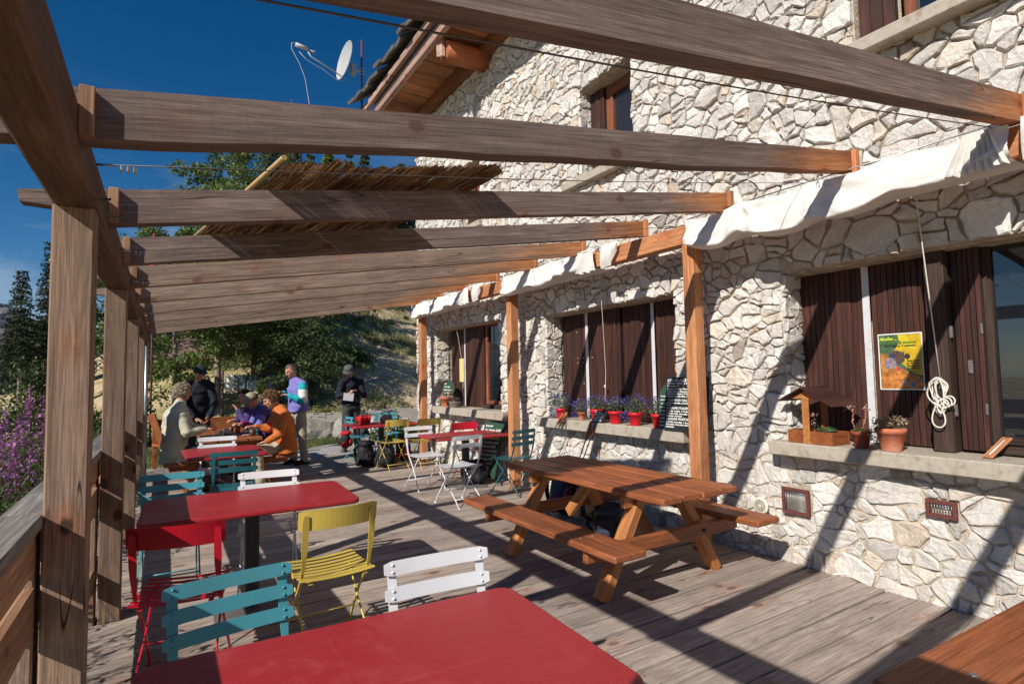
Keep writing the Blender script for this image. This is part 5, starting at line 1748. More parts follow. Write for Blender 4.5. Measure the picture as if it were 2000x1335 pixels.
def person(label, P, look, top, pants, shoes, hair=None, hair_kind=None, hat=None, knees=None, feet=None, loose=1.0, top_hem=.10, arms=None, extra=None, sleeve=None, S_=1.04):
    """P: joints (pel che nek hed sR eR wR hR sL eL wL hL); look: way the face points; knees and feet: pairs"""
    V3 = {k: Vector(v) for k, v in P.items()}
    root = empty("person", (V3['pel'].x, V3['pel'].y, 0), label=label, cat="person", group=None)
    K = [Vector(k) for k in knees]; F_ = [Vector(f) for f in feet]
    shv = (V3['sR'] - V3['sL']); shv.z = 0; side = shv.normalized()
    hips = [V3['pel'] + side * .085 * S_, V3['pel'] - side * .085 * S_]
    Bh = basis(look)
    hc = V3['hed']
    # the body: one continuous skin
    g = G()
    g.sphere(V3['pel'], (.15 * S_, .115 * S_, .12 * S_), 14, 10, Matrix((side, side.cross(Vector((0, 0, -1))), Vector((0, 0, 1)))).transposed())
    limb(g, V3['pel'], V3['che'], .105, .11, 6)
    limb(g, V3['che'], V3['nek'], .11, .065, 5)
    limb(g, V3['nek'] - (hc - V3['nek']) * .2, hc - Bh @ Vector((0, .01, .04)), .056, .055, 4)
    for s_ in 'RL':
        limb(g, V3['nek'].lerp(V3['s' + s_], .35), V3['s' + s_], .06, .062)
        limb(g, V3['s' + s_], V3['e' + s_], .055, .042); limb(g, V3['e' + s_], V3['w' + s_], .042, .029)
        hand(g, V3['w' + s_], V3['h' + s_], Vector((0, 0, -1)) if (V3['h' + s_] - V3['w' + s_]).normalized().z > -.7 else side)
    for h_, k_, f_ in zip(hips, K, F_):
        limb(g, h_, k_, .088, .060); limb(g, k_, f_ + Vector((0, 0, .09)), .056, .040)
    # head: skull, jaw, chin, nose, brow, ears
    g.sphere(hc + Bh @ Vector((0, -.012, .022)), (.076, .094, .098), 16, 12, Bh)
    g.sphere(hc + Bh @ Vector((0, .020, -.038)), (.060, .070, .070), 14, 10, Bh)
    g.sphere(hc + Bh @ Vector((0, .062, -.082)), (.026, .024, .020), 10, 8, Bh)
    limb(g, hc + Bh @ Vector((0, .080, .018)), hc + Bh @ Vector((0, .104, -.022)), .010, .015, 3)
    g.sphere(hc + Bh @ Vector((0, .078, .030)), (.052, .014, .012), 10, 8, Bh)
    for sx in (-1, 1):
        g.sphere(hc + Bh @ Vector((sx * .076, -.004, -.004)), (.010, .020, .031), 10, 8, Bh)
        g.sphere(hc + Bh @ Vector((sx * .040, .060, -.020)), (.022, .018, .020), 10, 8, Bh)
    body = link("body", remeshed(g, "body", .0068), SKIN, root)
    g = G()
    for sx in (-1, 1): g.sphere(hc + Bh @ Vector((sx * .030, .079, .010)), (.011, .007, .007), 8, 6, Bh)
    g.build("eyes", M_EYE, root)
    G().sphere(hc + Bh @ Vector((0, .086, -.052)), (.022, .008, .006), 8, 6, Bh).build("mouth", M_LIP, root)
    # trousers
    g = G()
    g.sphere(V3['pel'], (.172 * S_, .138 * S_, .13 * S_), 14, 10, Matrix((side, side.cross(Vector((0, 0, -1))), Vector((0, 0, 1)))).transposed())
    for h_, k_, f_ in zip(hips, K, F_):
        limb(g, h_, k_, .108, .082); limb(g, k_, f_ + Vector((0, 0, .10)), .078, .068)
    link("trousers", remeshed(g, "trousers", .012, .012, 8), pants, root)
    # shoes
    for h_, k_, f_ in zip(hips, K, F_):
        g = G(); d = Vector((look[0], look[1], 0)).normalized()
        R = basis(d)
        g.sphere(f_ + d * .06 + Vector((0, 0, .045)), (.050, .135, .045), 12, 8, R); g.sphere(f_ + Vector((0, 0, .085)), (.052, .062, .06), 12, 8, R)
        g.box(f_ + d * .055 + Vector((0, 0, .016)), (.09, .27, .028), R, .008)
        link("boot", remeshed(g, "boot", .009), shoes, root)
    # jacket or shirt
    g = G()
    down = (V3['pel'] - V3['che']).normalized()
    hem = V3['pel'] + down * top_hem
    ctr = [V3['nek'] + (V3['nek'] - V3['che']).normalized() * .01, V3['nek'].lerp(V3['che'], .22), V3['nek'].lerp(V3['che'], .5), V3['che'], V3['che'].lerp(hem, .35), V3['che'].lerp(hem, .7), hem]
    rr0 = [(.070, .070), (.135, .095), (.185, .120), (.190, .132), (.182, .130), (.182, .138), (.186, .146)]
    path_, rad_2 = [], []
    for i in range(6):
        for q in range(4):
            t = q / 4; path_.append(ctr[i].lerp(ctr[i + 1], t))
            k_ = (1 if i < 2 else loose) * S_
            rad_2.append(tuple((a_ + (b_ - a_) * t) * k_ for a_, b_ in zip(rr0[i], rr0[i + 1])))
    path_.append(ctr[6]); rad_2.append(tuple(a_ * loose * S_ for a_ in rr0[6]))
    g.tube(path_, rad_2, 24, up=tuple(side))
    limb(g, V3['nek'], V3['nek'] + (hc - V3['nek']) * .12, .074, .068, 2)
    for s_ in 'RL':
        limb(g, V3['nek'].lerp(V3['s' + s_], .3), V3['s' + s_], .078, .078)
        if not sleeve:
            limb(g, V3['s' + s_], V3['e' + s_], .075 * loose, .060 * loose); limb(g, V3['e' + s_], V3['w' + s_].lerp(V3['e' + s_], .04), .060 * loose, .042)
    link("jacket", remeshed(g, "jacket", .010, .024, 8), top, root)
    if sleeve:                                   # sleeves of several colours, top to bottom
        for s_ in 'RL':
            pts = [V3['s' + s_], V3['s' + s_].lerp(V3['e' + s_], .30), V3['s' + s_].lerp(V3['e' + s_], .95), V3['e' + s_].lerp(V3['w' + s_], .35), V3['e' + s_].lerp(V3['w' + s_], .97)]
            rr_ = [.078, .080, .074, .066, .045]
            for i in range(4):
                g = G(); limb(g, pts[i], pts[i + 1], rr_[i], rr_[i + 1] * 1.0)
                link("sleeve", remeshed(g, "sleeve", .012, .012, 8), sleeve[i], root)
    # hair: curls as small tufts over the skull
    if hair:
        n = {'curly': 5200, 'short': 3400, 'bob': 4200}[hair_kind]
        p = rsl.normal(0, 1, (n, 3)); p /= np.linalg.norm(p, axis=1)[:, None]
        keep = (p[:, 1] < .25) | (p[:, 2] > .55)
        if hair_kind == 'short': keep &= (p[:, 2] > -.25)
        if hair_kind == 'curly': keep = ((p[:, 1] < .35) | (p[:, 2] > .5)) & (p[:, 2] > -.75)
        p = p[keep]
        rad_ = {'curly': (.100, .116, .119), 'short': (.083, .101, .105), 'bob': (.088, .105, .108)}[hair_kind]
        amp = .018 if hair_kind == 'curly' else .004
        k = np.array([1 + amp * 6 * mnoise.noise(Vector(q) * 4.5) for q in p.tolist()])
        loc = p * np.array(rad_) * k[:, None] * rsl.uniform(.86, 1.03, len(p))[:, None] + np.array([0, -.014, .020])
        B_ = np.array(Bh)
        loc = loc @ B_.T + np.array(hc)
        me = leaf_mesh("hair", loc, .015 if hair_kind == 'curly' else .011, rsl, .4)
        link("hair", me, hair, root)
        g = G(); g.sphere(hc + Bh @ Vector((0, -.016, .022)), tuple(r * .9 for r in rad_), 14, 10, Bh)
        g.v = [v for v in g.v]
        # cap of hair under the tufts, cut away over the face
        me2 = g.mesh("hair_base"); bm = bmesh.new(); bm.from_mesh(me2)
        dele = []
        for v in bm.verts:
            q = Bh.transposed() @ (v.co - hc)
            if (q.y > .02 and q.z < .055) or q.z < -.085: dele.append(v)
        bmesh.ops.delete(bm, geom=dele, context='VERTS'); bm.to_mesh(me2); bm.free()
        face_attr(me2, "tone", np.full(len(me2.polygons), .3))
        link("hair_base", me2, hair, root)
    if hat:
        kind, hm = hat
        g = G()
        if kind == 'cap':
            g.lathe([(.098, -.012), (.100, .02), (.088, .06), (.055, .088), (.0, .098)], hc + Bh @ Vector((0, -.008, .035)), 20, R=Bh)
            g.v = g.v
            vs, fs = [], []
            for i in range(9):
                a = rad(-58 + i * 14.5)
                for r_, z_ in ((.085, .022), (.150, .004)):
                    rx = r_ if r_ < .1 else r_ * (1 - .18 * abs(math.sin(a)))
                    vs.append(hc + Bh @ Vector((rx * math.sin(a), -.008 + rx * math.cos(a), .035 + z_ - .01 * abs(math.sin(a)))))
            for i in range(8): fs.append((i * 2, i * 2 + 1, i * 2 + 3, i * 2 + 2))
            g.add(vs, fs, True)
        else:   # soft brimmed hat
            g.lathe([(.135, -.030), (.118, -.012), (.100, .005), (.098, .045), (.090, .085), (.060, .102), (.0, .106)], hc + Bh @ Vector((0, -.006, .034)), 22, R=Bh)
        g.build("hat", hm, root)
    return root

C_KHAKI = m_cloth("khaki_jacket_cloth", (.46, .45, .35)); C_BLACK = m_cloth("navy_black_fleece", (.016, .018, .028))
C_ORANGE = m_cloth("orange_shirt_cloth", (.50, .14, .035)); C_BEIGE = m_cloth("beige_trousers", (.42, .36, .27)); C_GREYP = m_cloth("charcoal_trousers", (.055, .052, .055))
C_PURP = m_cloth("violet_nylon", (.19, .17, .46)); C_TEALC = m_cloth("teal_nylon", (.02, .36, .42)); C_WHC = m_cloth("white_nylon", (.70, .74, .68)); C_DKP = m_cloth("dark_purple_fleece", (.07, .05, .16))
C_HATG = m_cloth("grey_hat_cloth", (.085, .095, .09)); C_CAPB = m_cloth("black_cap_cloth", (.025, .035, .04)); C_CAPT = m_cloth("tan_cap_cloth", (.30, .27, .19)); C_BOOT = m_cloth("boot_leather", (.11, .09, .06)); C_BBOOT = m_cloth("black_boot", (.02, .018, .018))

J_gray = dict(pel=(0.14, 8.95, 0.57), che=(0.15, 9.00, 1.00), nek=(0.19, 9.03, 1.21), hed=(0.23, 9.06, 1.365), sR=(0.16, 8.83, 1.13), eR=(0.28, 8.73, 0.83), wR=(0.49, 8.85, 0.85), hR=(0.59, 8.90, 0.86), sL=(0.17, 9.22, 1.12), eL=(0.35, 9.32, 0.85), wL=(0.52, 9.28, 0.85), hL=(0.62, 9.26, 0.86))
person("grey haired walker in a pale khaki jacket seated at the table, back to the terrace", J_gray, (.95, .30, -.12), C_KHAKI, C_GREYP, C_BBOOT, H_GREY, 'curly', knees=[(.56, 8.84, .52), (.56, 9.08, .52)], feet=[(.50, 8.86, 0), (.52, 9.10, 0)], loose=1.18, top_hem=.16)
J_cap = dict(pel=(0.50, 11.05, 0.93), che=(0.50, 10.98, 1.27), nek=(0.50, 10.92, 1.50), hed=(0.51, 10.80, 1.655), sR=(0.325, 10.97, 1.42), eR=(0.27, 10.85, 1.13), wR=(0.46, 10.62, 0.90), hR=(0.55, 10.53, 0.86), sL=(0.68, 10.92, 1.42), eL=(0.74, 10.82, 1.13), wL=(0.64, 10.60, 0.93), hL=(0.61, 10.54, 0.84))
person("man in a black cap and dark sweater standing and leaning on the walkers' table", J_cap, (.40, -.80, -.42), C_BLACK, C_GREYP, C_BBOOT, hat=('cap', C_CAPB), hair=H_SALT, hair_kind='short', knees=[(.40, 11.02, .50), (.62, 11.02, .50)], feet=[(.40, 11.06, 0), (.62, 11.06, 0)], top_hem=.06)
J_beige = dict(pel=(1.50, 9.55, 0.57), che=(1.40, 9.53, 0.90), nek=(1.27, 9.50, 1.09), hed=(1.15, 9.46, 1.20), sR=(1.30, 9.68, 1.03), eR=(1.20, 9.80, 0.80), wR=(1.05, 9.72, 0.84), hR=(0.95, 9.68, 0.85), sL=(1.28, 9.33, 1.03), eL=(1.20, 9.20, 0.80), wL=(1.04, 9.26, 0.85), hL=(0.95, 9.30, 0.86))
person("walker in a tan cap bending over the table next to the orange shirt", J_beige, (-.80, -.10, -.60), C_DKP, C_GREYP, C_BBOOT, hat=('cap', C_CAPT), hair=H_DARK, hair_kind='short', knees=[(1.08, 9.62, .50), (1.08, 9.42, .50)], feet=[(1.10, 9.62, 0), (1.10, 9.42, 0)], sleeve=[C_DKP, C_PURP, C_TEALC, C_MAG])
J_dark = dict(pel=(1.48, 10.30, 0.57), che=(1.36, 10.30, 0.92), nek=(1.23, 10.30, 1.13), hed=(1.13, 10.25, 1.25), sR=(1.24, 10.48, 1.06), eR=(1.15, 10.60, 0.84), wR=(1.05, 10.50, 0.86), hR=(0.95, 10.48, 0.86), sL=(1.24, 10.12, 1.06), eL=(1.12, 9.98, 0.84), wL=(1.03, 10.08, 1.02), hL=(0.99, 10.12, 1.12))
person("dark haired walker in dark purple lifting a hand to the face, farthest along the bench", J_dark, (-.88, -.15, -.40), C_DKP, C_GREYP, C_BBOOT, hair=H_DARK, hair_kind='bob', knees=[(1.08, 10.38, .50), (1.08, 10.18, .50)], feet=[(1.10, 10.38, 0), (1.10, 10.18, 0)])
J_or = dict(pel=(1.52, 8.75, 0.56), che=(1.49, 8.75, 0.90), nek=(1.42, 8.75, 1.10), hed=(1.31, 8.72, 1.235), sR=(1.44, 8.94, 1.03), eR=(1.33, 9.00, 0.79), wR=(1.15, 8.98, 0.84), hR=(1.06, 8.97, 0.85), sL=(1.45, 8.56, 1.03), eL=(1.40, 8.46, 0.76), wL=(1.24, 8.52, 0.66), hL=(1.15, 8.56, 0.64))
person("curly haired walker in an orange shirt seated on the bench and bending forward", J_or, (-.86, .05, -.50), C_ORANGE, C_BEIGE, C_BOOT, hair=H_BROWN, hair_kind='curly', knees=[(1.12, 8.62, .52), (1.12, 8.84, .52)], feet=[(1.17, 8.60, 0), (1.19, 8.84, 0)], loose=1.1, top_hem=.10)
J_purp = dict(pel=(2.07, 10.65, 0.93), che=(2.06, 10.65, 1.25), nek=(2.00, 10.65, 1.51), hed=(1.93, 10.62, 1.665), sR=(2.02, 10.85, 1.42), eR=(1.99, 10.86, 1.16), wR=(1.83, 10.74, 1.28), hR=(1.74, 10.68, 1.31), sL=(2.10, 10.45, 1.42), eL=(2.10, 10.40, 1.12), wL=(1.88, 10.45, 1.24), hL=(1.79, 10.50, 1.26))
person("standing man in a violet, white and teal windbreaker looking down at his hands", J_purp, (-.85, -.28, -.42), C_PURP, C_BEIGE, C_BBOOT, hair=H_SALT, hair_kind='short', knees=[(2.0, 10.76, .50), (2.12, 10.56, .50)], feet=[(2.02, 10.78, 0), (2.16, 10.56, 0)], loose=1.18, top_hem=-.01, sleeve=[C_TEALC, C_WHC, C_TEALC, C_TEALC])
J_dm = dict(pel=(3.43, 12.10, 0.92), che=(3.42, 12.10, 1.25), nek=(3.40, 12.05, 1.51), hed=(3.34, 11.94, 1.66), sR=(3.21, 12.03, 1.43), eR=(3.12, 11.98, 1.14), wR=(3.25, 11.78, 1.20), hR=(3.34, 11.73, 1.22), sL=(3.62, 12.05, 1.43), eL=(3.68, 11.98, 1.14), wL=(3.45, 11.80, 1.25), hL=(3.34, 11.74, 1.27))
dm = person("man in a grey hat and dark fleece alone on the gravel with a white sheet", J_dm, (-.40, -.72, -.55), C_BLACK, C_GREYP, C_BOOT, hat=('hat', C_HATG), hair=H_SALT, hair_kind='short', knees=[(3.30, 12.05, .50), (3.55, 12.12, .50)], feet=[(3.27, 12.02, -.02), (3.58, 12.16, -.02)], top_hem=-.01)
G().box((3.26, 11.69, 1.13), (.21, .004, .15), Matrix.Rotation(rad(8), 3, 'Y')).build("paper_sheet", m_plain("paper", (.72, .70, .74), .7, var=.03), label="white folded paper held by the man in the grey hat", cat="paper")

# things on the walkers' table
ZT = .718
def cup(x, y, r, h, mat, label, cat="cup", lidded=False):
    o = G().lathe([(r * .8, 0), (r, h * .2), (r, h), (r * .88, h), (r * .8, h * .25), (.0, h * .22)], (x, y, ZT), 16).build(cat.replace(" ", "_"), mat, label=label, cat=cat)
    return o
M_MUG = m_plain("brown_mug", (.07, .035, .03), .4); M_TEA = m_plain("amber_tea", (.55, .12, .02), .2); M_TRAY = m_plain("dark_tray", (.03, .03, .035), .4)
cup(1.10, 8.92, .045, .10, M_MUG, "brown mug at the near corner of the walkers' table")
cup(.96, 9.42, .035, .11, M_TEA, "glass of amber tea in the middle of the walkers' table", "glass")
cup(1.07, 9.36, .040, .13, M_STEEL, "steel teapot jug beside the amber glass", "jug")
cup(.80, 9.30, .032, .09, M_STEEL, "small clear tumbler left of the amber glass", "tumbler")
cup(.72, 9.10, .030, .08, M_STEEL, "small tumbler near the khaki jacket's hands", "tumbler")
cup(.90, 9.75, .035, .09, M_MUG, "dark cup farther along the walkers' table")
G().box((.93, 9.38, ZT - .0005 + .006), (.34, .26, .012), ch=.004).build("serving_tray", M_TRAY, label="dark tray under the glasses on the walkers' table", cat="tray")
G().box((1.08, 9.10, ZT + .004), (.20, .15, .004), Matrix.Rotation(.3, 3, 'Z')).build("paper_napkin", m_plain("pink_paper", (.55, .38, .42), .8), label="pinkish folded paper under the orange sleeve", cat="paper")
G().box((.62, 9.12, ZT + .004), (.20, .15, .003), Matrix.Rotation(-.2, 3, 'Z')).build("paper_sheet", bpy.data.materials["paper"], label="white paper before the khaki jacket on the table", cat="paper")

# ------------------------------------------------------------------ satellite dish on the eave's corner
dish = empty("satellite_dish", (3.12, 10.95, 7.0), label="white satellite dish on a thin mast beyond the roof's corner", cat="satellite dish")
G().tube([(3.30, 10.86, 6.72), (3.30, 10.86, 8.35)], .020, 10).build("mast", M_RUST, dish)
ax = Vector((-.90, -.10, .13)).normalized()
Rd = basis(ax) @ Matrix(((1, 0, 0), (0, 0, 1), (0, -1, 0)))
def dishprof(): return [(r_, r_ * r_ * .52) for r_ in (0.001, .08, .16, .24, .32, .38)] + [(.388, .082)] + [(r_, r_ * r_ * .52 - .006) for r_ in (.38, .3, .2, .1, .001)]
Rz = Matrix((basis(ax).col[0], basis(ax).col[2], basis(ax).col[1])).transposed()
G().lathe(dishprof(), (3.04, 10.93, 7.86), 30, R=Rz).build("reflector", M_DISH, dish)
g = G().box((3.14, 10.91, 7.72), (.10, .12, .22), ch=.01).tube([(3.10, 10.92, 7.72), (3.30, 10.86, 7.70)], .025, 8)
for z_ in (7.64, 7.70, 7.76): g.tube([(3.26, 10.84, z_), (3.38, 10.83, z_)], .006, 5)
g.build("bracket", M_DISH, dish)
g = G().tube([(3.00, 10.92, 7.49), (2.33, 10.93, 7.76), (2.27, 10.93, 7.84)], .013, 8); g.build("feed_arm", M_DISH, dish)
g = G().tube([(2.04, 10.93, 7.92), (2.27, 10.93, 7.89)], .042, 10).tube([(2.27, 10.93, 7.885), (2.36, 10.93, 7.875), (2.40, 10.93, 7.87)], [.014, .014, .034], 10)
g.build("feed_horn", M_DISH, dish)
g = G().tube([(2.06, 10.93, 7.95), (1.97, 10.93, 7.93), (1.97, 10.93, 7.82), (2.12, 10.93, 7.55), (2.22, 10.93, 7.3), (2.30, 10.93, 6.8), (2.33, 10.9, 6.5)], .006, 6)
g.tube([(2.10, 10.9, 7.78), (2.25, 10.9, 7.65), (2.55, 10.9, 7.55), (2.8, 10.9, 7.42), (3.0, 10.9, 7.42)], .006, 6)
g.build("cable", M_DISH, dish)
g = G().tube([(3.36, 10.85, 6.78), (3.80, 10.6, 6.78)], .016, 6).tube([(3.30, 10.86, 7.0), (3.7, 10.7, 6.70)], .012, 6)
g.build("stay", M_BAMBOO, dish)

# ------------------------------------------------------------------ ground, hill, mountain
def sstep(a, b, x):
    t = np.clip((x - a) / (b - a), 0, 1); return t * t * (3 - 2 * t)
def terrain(x, y):
    x = np.asarray(x, float); y = np.asarray(y, float)
    z = -.075 + 0 * x
    z = z - .55 * sstep(-.75, -3.0, x) * sstep(30, 14, y)
    fx = sstep(-9, 8, x)
    rise = np.maximum(0, y - 19.5 + 1.5 * np.sin(x * .3))
    z = z + fx * (rise * .60 / (1 + rise * .012)) * sstep(150, 60, y)
    z = z + .6 * sstep(14, 24, y) * sstep(6, -6, x) * sstep(120, 40, y)
    z = z - 45 * sstep(40, 300, np.abs(y) + .4 * np.abs(x)) * sstep(9, -40, x - y * .1)
    z = z + .10 * np.sin(x * 1.3 + 1) * np.sin(y * .9) * sstep(13, 20, y)
    return z
def tz(x, y): return float(terrain(x, y))
def sinh_axis(n, span, k=7.2, c=0.0):
    t = np.linspace(-1, 1, n); return c + span * np.sinh(t * k) / np.sinh(k)
ax_x = sinh_axis(221, 3000, 6.6, 3.0); ax_y = sinh_axis(221, 3000, 6.6, 18.0)
X, Y = np.meshgrid(ax_x, ax_y, indexing='ij')
Z = terrain(X, Y)
rn = np.random.RandomState(5)
Z = Z + rn.normal(0, .02, Z.shape) * (Y > 14)
V = np.stack([X, Y, Z], -1).reshape(-1, 3)
n0, n1 = X.shape
ii, jj = np.meshgrid(np.arange(n0 - 1), np.arange(n1 - 1), indexing='ij')
a = (ii * n1 + jj).ravel(); q = np.stack([a, a + n1, a + n1 + 1, a + 1], 1).ravel()
m = MT("meadow_ground")
vc = m.coord('Object')
n_big = m.noise(vc, .16, 6, .62, .6); n_mid = m.noise(vc, .9, 6, .65, .4); n_f = m.noise(vc, 9, 5, .7)
c = m.ramp(m.math('ADD', m.math('MULTIPLY', n_big, .45), m.math('MULTIPLY', n_mid, .55)), [(.36, (.13, .15, .05)), (.44, (.27, .26, .10)), (.50, (.48, .38, .22)), (.59, (.62, .47, .32))])
c = m.scalecol(c, m.maprange(n_f, .3, .7, .65, 1.3))
m.set(c, .95, 0, .1); m.bump(n_f, .05)
link("ground", mesh_np("ground", V, q, np.full(len(a), 4), True), m.mat, kind="structure")

# gravel yard, one sheet following the ground
def sheet(name, xs, ys, mat, dz, keep=None, zf=None):
    X, Y = np.meshgrid(xs, ys, indexing='ij'); Z = terrain(X, Y) + dz if zf is None else zf(X, Y)
    V = np.stack([X, Y, Z], -1).reshape(-1, 3); n0, n1 = X.shape
    ii, jj = np.meshgrid(np.arange(n0 - 1), np.arange(n1 - 1), indexing='ij')
    a = (ii * n1 + jj).ravel(); q = np.stack([a, a + n1, a + n1 + 1, a + 1], 1)
    if keep is not None:
        cx = X[:-1, :-1].ravel(); cy = Y[:-1, :-1].ravel(); q = q[keep(cx, cy)]
    return link(name, mesh_np(name, V, q.ravel(), np.full(len(q), 4), True), mat, kind="structure")
m = MT("gravel"); vc = m.coord('Object')
gv = m.node("ShaderNodeTexVoronoi"); gv.inputs['Scale'].default_value = 60; m.l.new(vc, gv.inputs['Vector'])
c = m.ramp(gv.outputs['Color'], [(0, (.26, .24, .22)), (.6, (.46, .43, .40)), (1, (.62, .59, .55))])
c = m.scalecol(c, m.maprange(m.noise(vc, 1.4, 6, .65), .3, .7, .75, 1.15)); m.set(c, .95, 0, .1); m.bump(gv.outputs['Distance'], .012)
def edge_keep(cx, cy):
    w = .35 * np.sin(cx * 1.7) + .25 * np.sin(cx * 4.1 + 1)
    return (cy < np.where(cx < 4.2, 13.5, 14.4) + w) & ((cx > .9 + .25 * np.sin(cy * 2.3)) | (cy < 11.9))
sheet("gravel_yard", np.linspace(-.5, 9, 110), np.linspace(11.0, 15.2, 60), m.mat, .05, edge_keep)
m2 = m_plain("pale_track", (.30, .27, .23), .95, var=.15, scale=2, bump=.01, bscale=40)
sheet("track", np.linspace(-3, 12, 70), np.linspace(17.6, 18.9, 8), m2, .06)

# mountain, far off; the blue haze of distance is put into its rock colour
m = MT("mountain_rock_hazed"); vc = m.coord('Object')
c = m.ramp(m.noise(vc, .012, 9, .65, .5), [(.35, (.05, .07, .085)), (.5, (.14, .14, .16)), (.65, (.30, .27, .27))])
m.set(c, .95, 0, .05); m.bump(m.noise(vc, .02, 8, .6), 12)
xs = np.linspace(-1900, 900, 90); ys = np.linspace(2000, 3300, 40)
def mz(X, Y):
    ridge = 330 * np.exp(-((X + 620) / 420.) ** 2) + 240 * np.exp(-((X + 1300) / 300.) ** 2) + 120 * np.exp(-((X - 200) / 600.) ** 2)
    rr_ = np.sin(X * .021 + 1) * 22 + np.sin(X * .053) * 12 + np.sin(X * .11 + Y * .02) * 7 + np.sin(Y * .03 + X * .013) * 14
    return -60 + (ridge + rr_) * sstep(2000, 2500, Y)
sheet("mountain", xs, ys, m.mat, 0, zf=mz)

# ------------------------------------------------------------------ trees
def tree(name, x, y, mat_bark, trunk_h, trunk_r, crown, leafmat, label, cat="tree", lean=0.0, limbs=8, group=None, limb_len=1.5, limb_from=.35):
    z0 = tz(x, y) - .1
    root = empty(name, (x, y, z0), label=label, cat=cat, group=group)
    pts = [(x + lean * t * t + .06 * trunk_h * .12 * math.sin(t * 5 + x), y, z0 + trunk_h * t) for t in np.linspace(0, 1, 9)]
    G().tube(pts, [trunk_r * (1 - .82 * t) for t in np.linspace(0, 1, 9)], 10).build("trunk", mat_bark, root)
    for i in range(limbs):
        t = limb_from + (1 - limb_from) * (i + .5) / limbs * .9
        a = random.uniform(0, 6.28); L = limb_len * random.uniform(.6, 1.1) * (1.15 - t)
        p = Vector((x + lean * t * t, y, z0 + trunk_h * t))
        G().tube([p, p + Vector((math.cos(a) * L * .5, math.sin(a) * L * .5, L * .22)), p + Vector((math.cos(a) * L, math.sin(a) * L, L * .35))], [trunk_r * .35 * (1.2 - t), trunk_r * .22 * (1.2 - t), .01], 6).build("limb", mat_bark, root)
    me = crown(x, y, z0)
    link("crown", me, leafmat, root)
    return root
def spruce_crown(h, base, rmax, dens=1.0, droop=.25, size=.13, gap=.0, lean=0.0, narrow=1.0):
    def f(x, y, z0):
        C_ = []
        nl = int(h * 3.1 * dens ** .5)
        for i in range(nl):
            t = (i + rsl.uniform(-.3, .3)) / nl; t = min(.995, max(0, t))
            z = z0 + base + (h - base) * t
            R = rmax * (1 - t) ** (.82 * narrow) * rsl.uniform(.7, 1.1) + .12
            nb = int(max(4, 9 * (1 - t) + 4))
            a0 = rsl.uniform(0, 6.28)
            for b in range(nb):
                if rsl.random_sample() < gap: continue
                a = a0 + 6.28 * b / nb + rsl.normal(0, .2); L = R * rsl.uniform(.65, 1.12)
                m_ = int(26 * dens * L + 10)
                s = rsl.uniform(.06, 1, m_) ** .8
                lat = rsl.normal(0, .10 + .16 * (1 - s) * L, m_) * .8
                px = x + lean * t * t + np.cos(a) * s * L - np.sin(a) * lat; py = y + np.sin(a) * s * L + np.cos(a) * lat
                pz = z - droop * L * s ** 1.4 + .10 * L * np.maximum(0, s - .75) - np.abs(rsl.normal(0, .07, m_))
                C_.append(np.stack([px, py, pz], 1))
        C_ = np.vstack(C_)
        return leaf_mesh("crown", C_, size, rsl, .30)
    return f
def round_crown(h, base, r, n_cl=70, per=120, size=.06, squash=1.0, clr=.5, lean=0.0):
    def f(x, y, z0):
        C_ = []
        for i in range(n_cl):
            p = rsl.normal(0, 1, 3); p /= np.linalg.norm(p); k = rsl.uniform(.25, 1) ** .5
            zc = z0 + (base + h) / 2; hz_ = (h - base) / 2
            c = np.array([x + lean * .6 + p[0] * k * r, y + p[1] * k * r, zc + p[2] * k * hz_])
            rr_ = clr * rsl.uniform(.5, 1.25)
            q_ = rsl.normal(0, 1, (per, 3)); q_ /= np.linalg.norm(q_, axis=1)[:, None]
            C_.append(c + q_ * (rsl.uniform(.35, 1, per) ** .6)[:, None] * np.array([rr_, rr_, rr_ * .7]))
        return leaf_mesh("crown", np.vstack(C_), size, rsl, .6)
    return f
# spruces left of the posts
tree("spruce_tree", -4.35, 26, M_PALEBARK, 4.8, .07, spruce_crown(5.0, 1.5, .66, 2.6, .35, .062, .05), L_DKSPRUCE, "tall spruce with bare lower trunk left of the nearest post", limbs=5)
tree("spruce_tree", -3.70, 27, M_BARK, 5.7, .12, spruce_crown(6.0, .4, .80, 2.6, .35, .066), L_DKSPRUCE, "tallest dark spruce touching the nearest post's left edge", limbs=4)
tree("spruce_tree", -5.2, 30, M_BARK, 3.2, .12, spruce_crown(3.3, .3, .9, 2.0, .35, .07), L_DKSPRUCE, "low dark spruce at the far left margin", limbs=4)
tree("spruce_tree", -4.9, 34, M_BARK, 3.4, .12, spruce_crown(3.4, .2, 1.0, 2.0, .35, .08), L_DKSPRUCE, "short spruce in the gap below the mountain", limbs=3)
tree("green_shrub", -2.85, 20, M_BARK, 2.4, .06, round_crown(2.3, .2, .6, 30, 120, .05), L_BUSH, "mid green shrub seen between the first two posts", "shrub", limbs=4, limb_len=.8)
tree("birch_tree", -2.2, 24, M_PALEBARK, 5.5, .10, round_crown(6.4, .6, .75, 60, 140, .06), L_BIRCH, "leafy birch seen between the second and third posts", limbs=5)
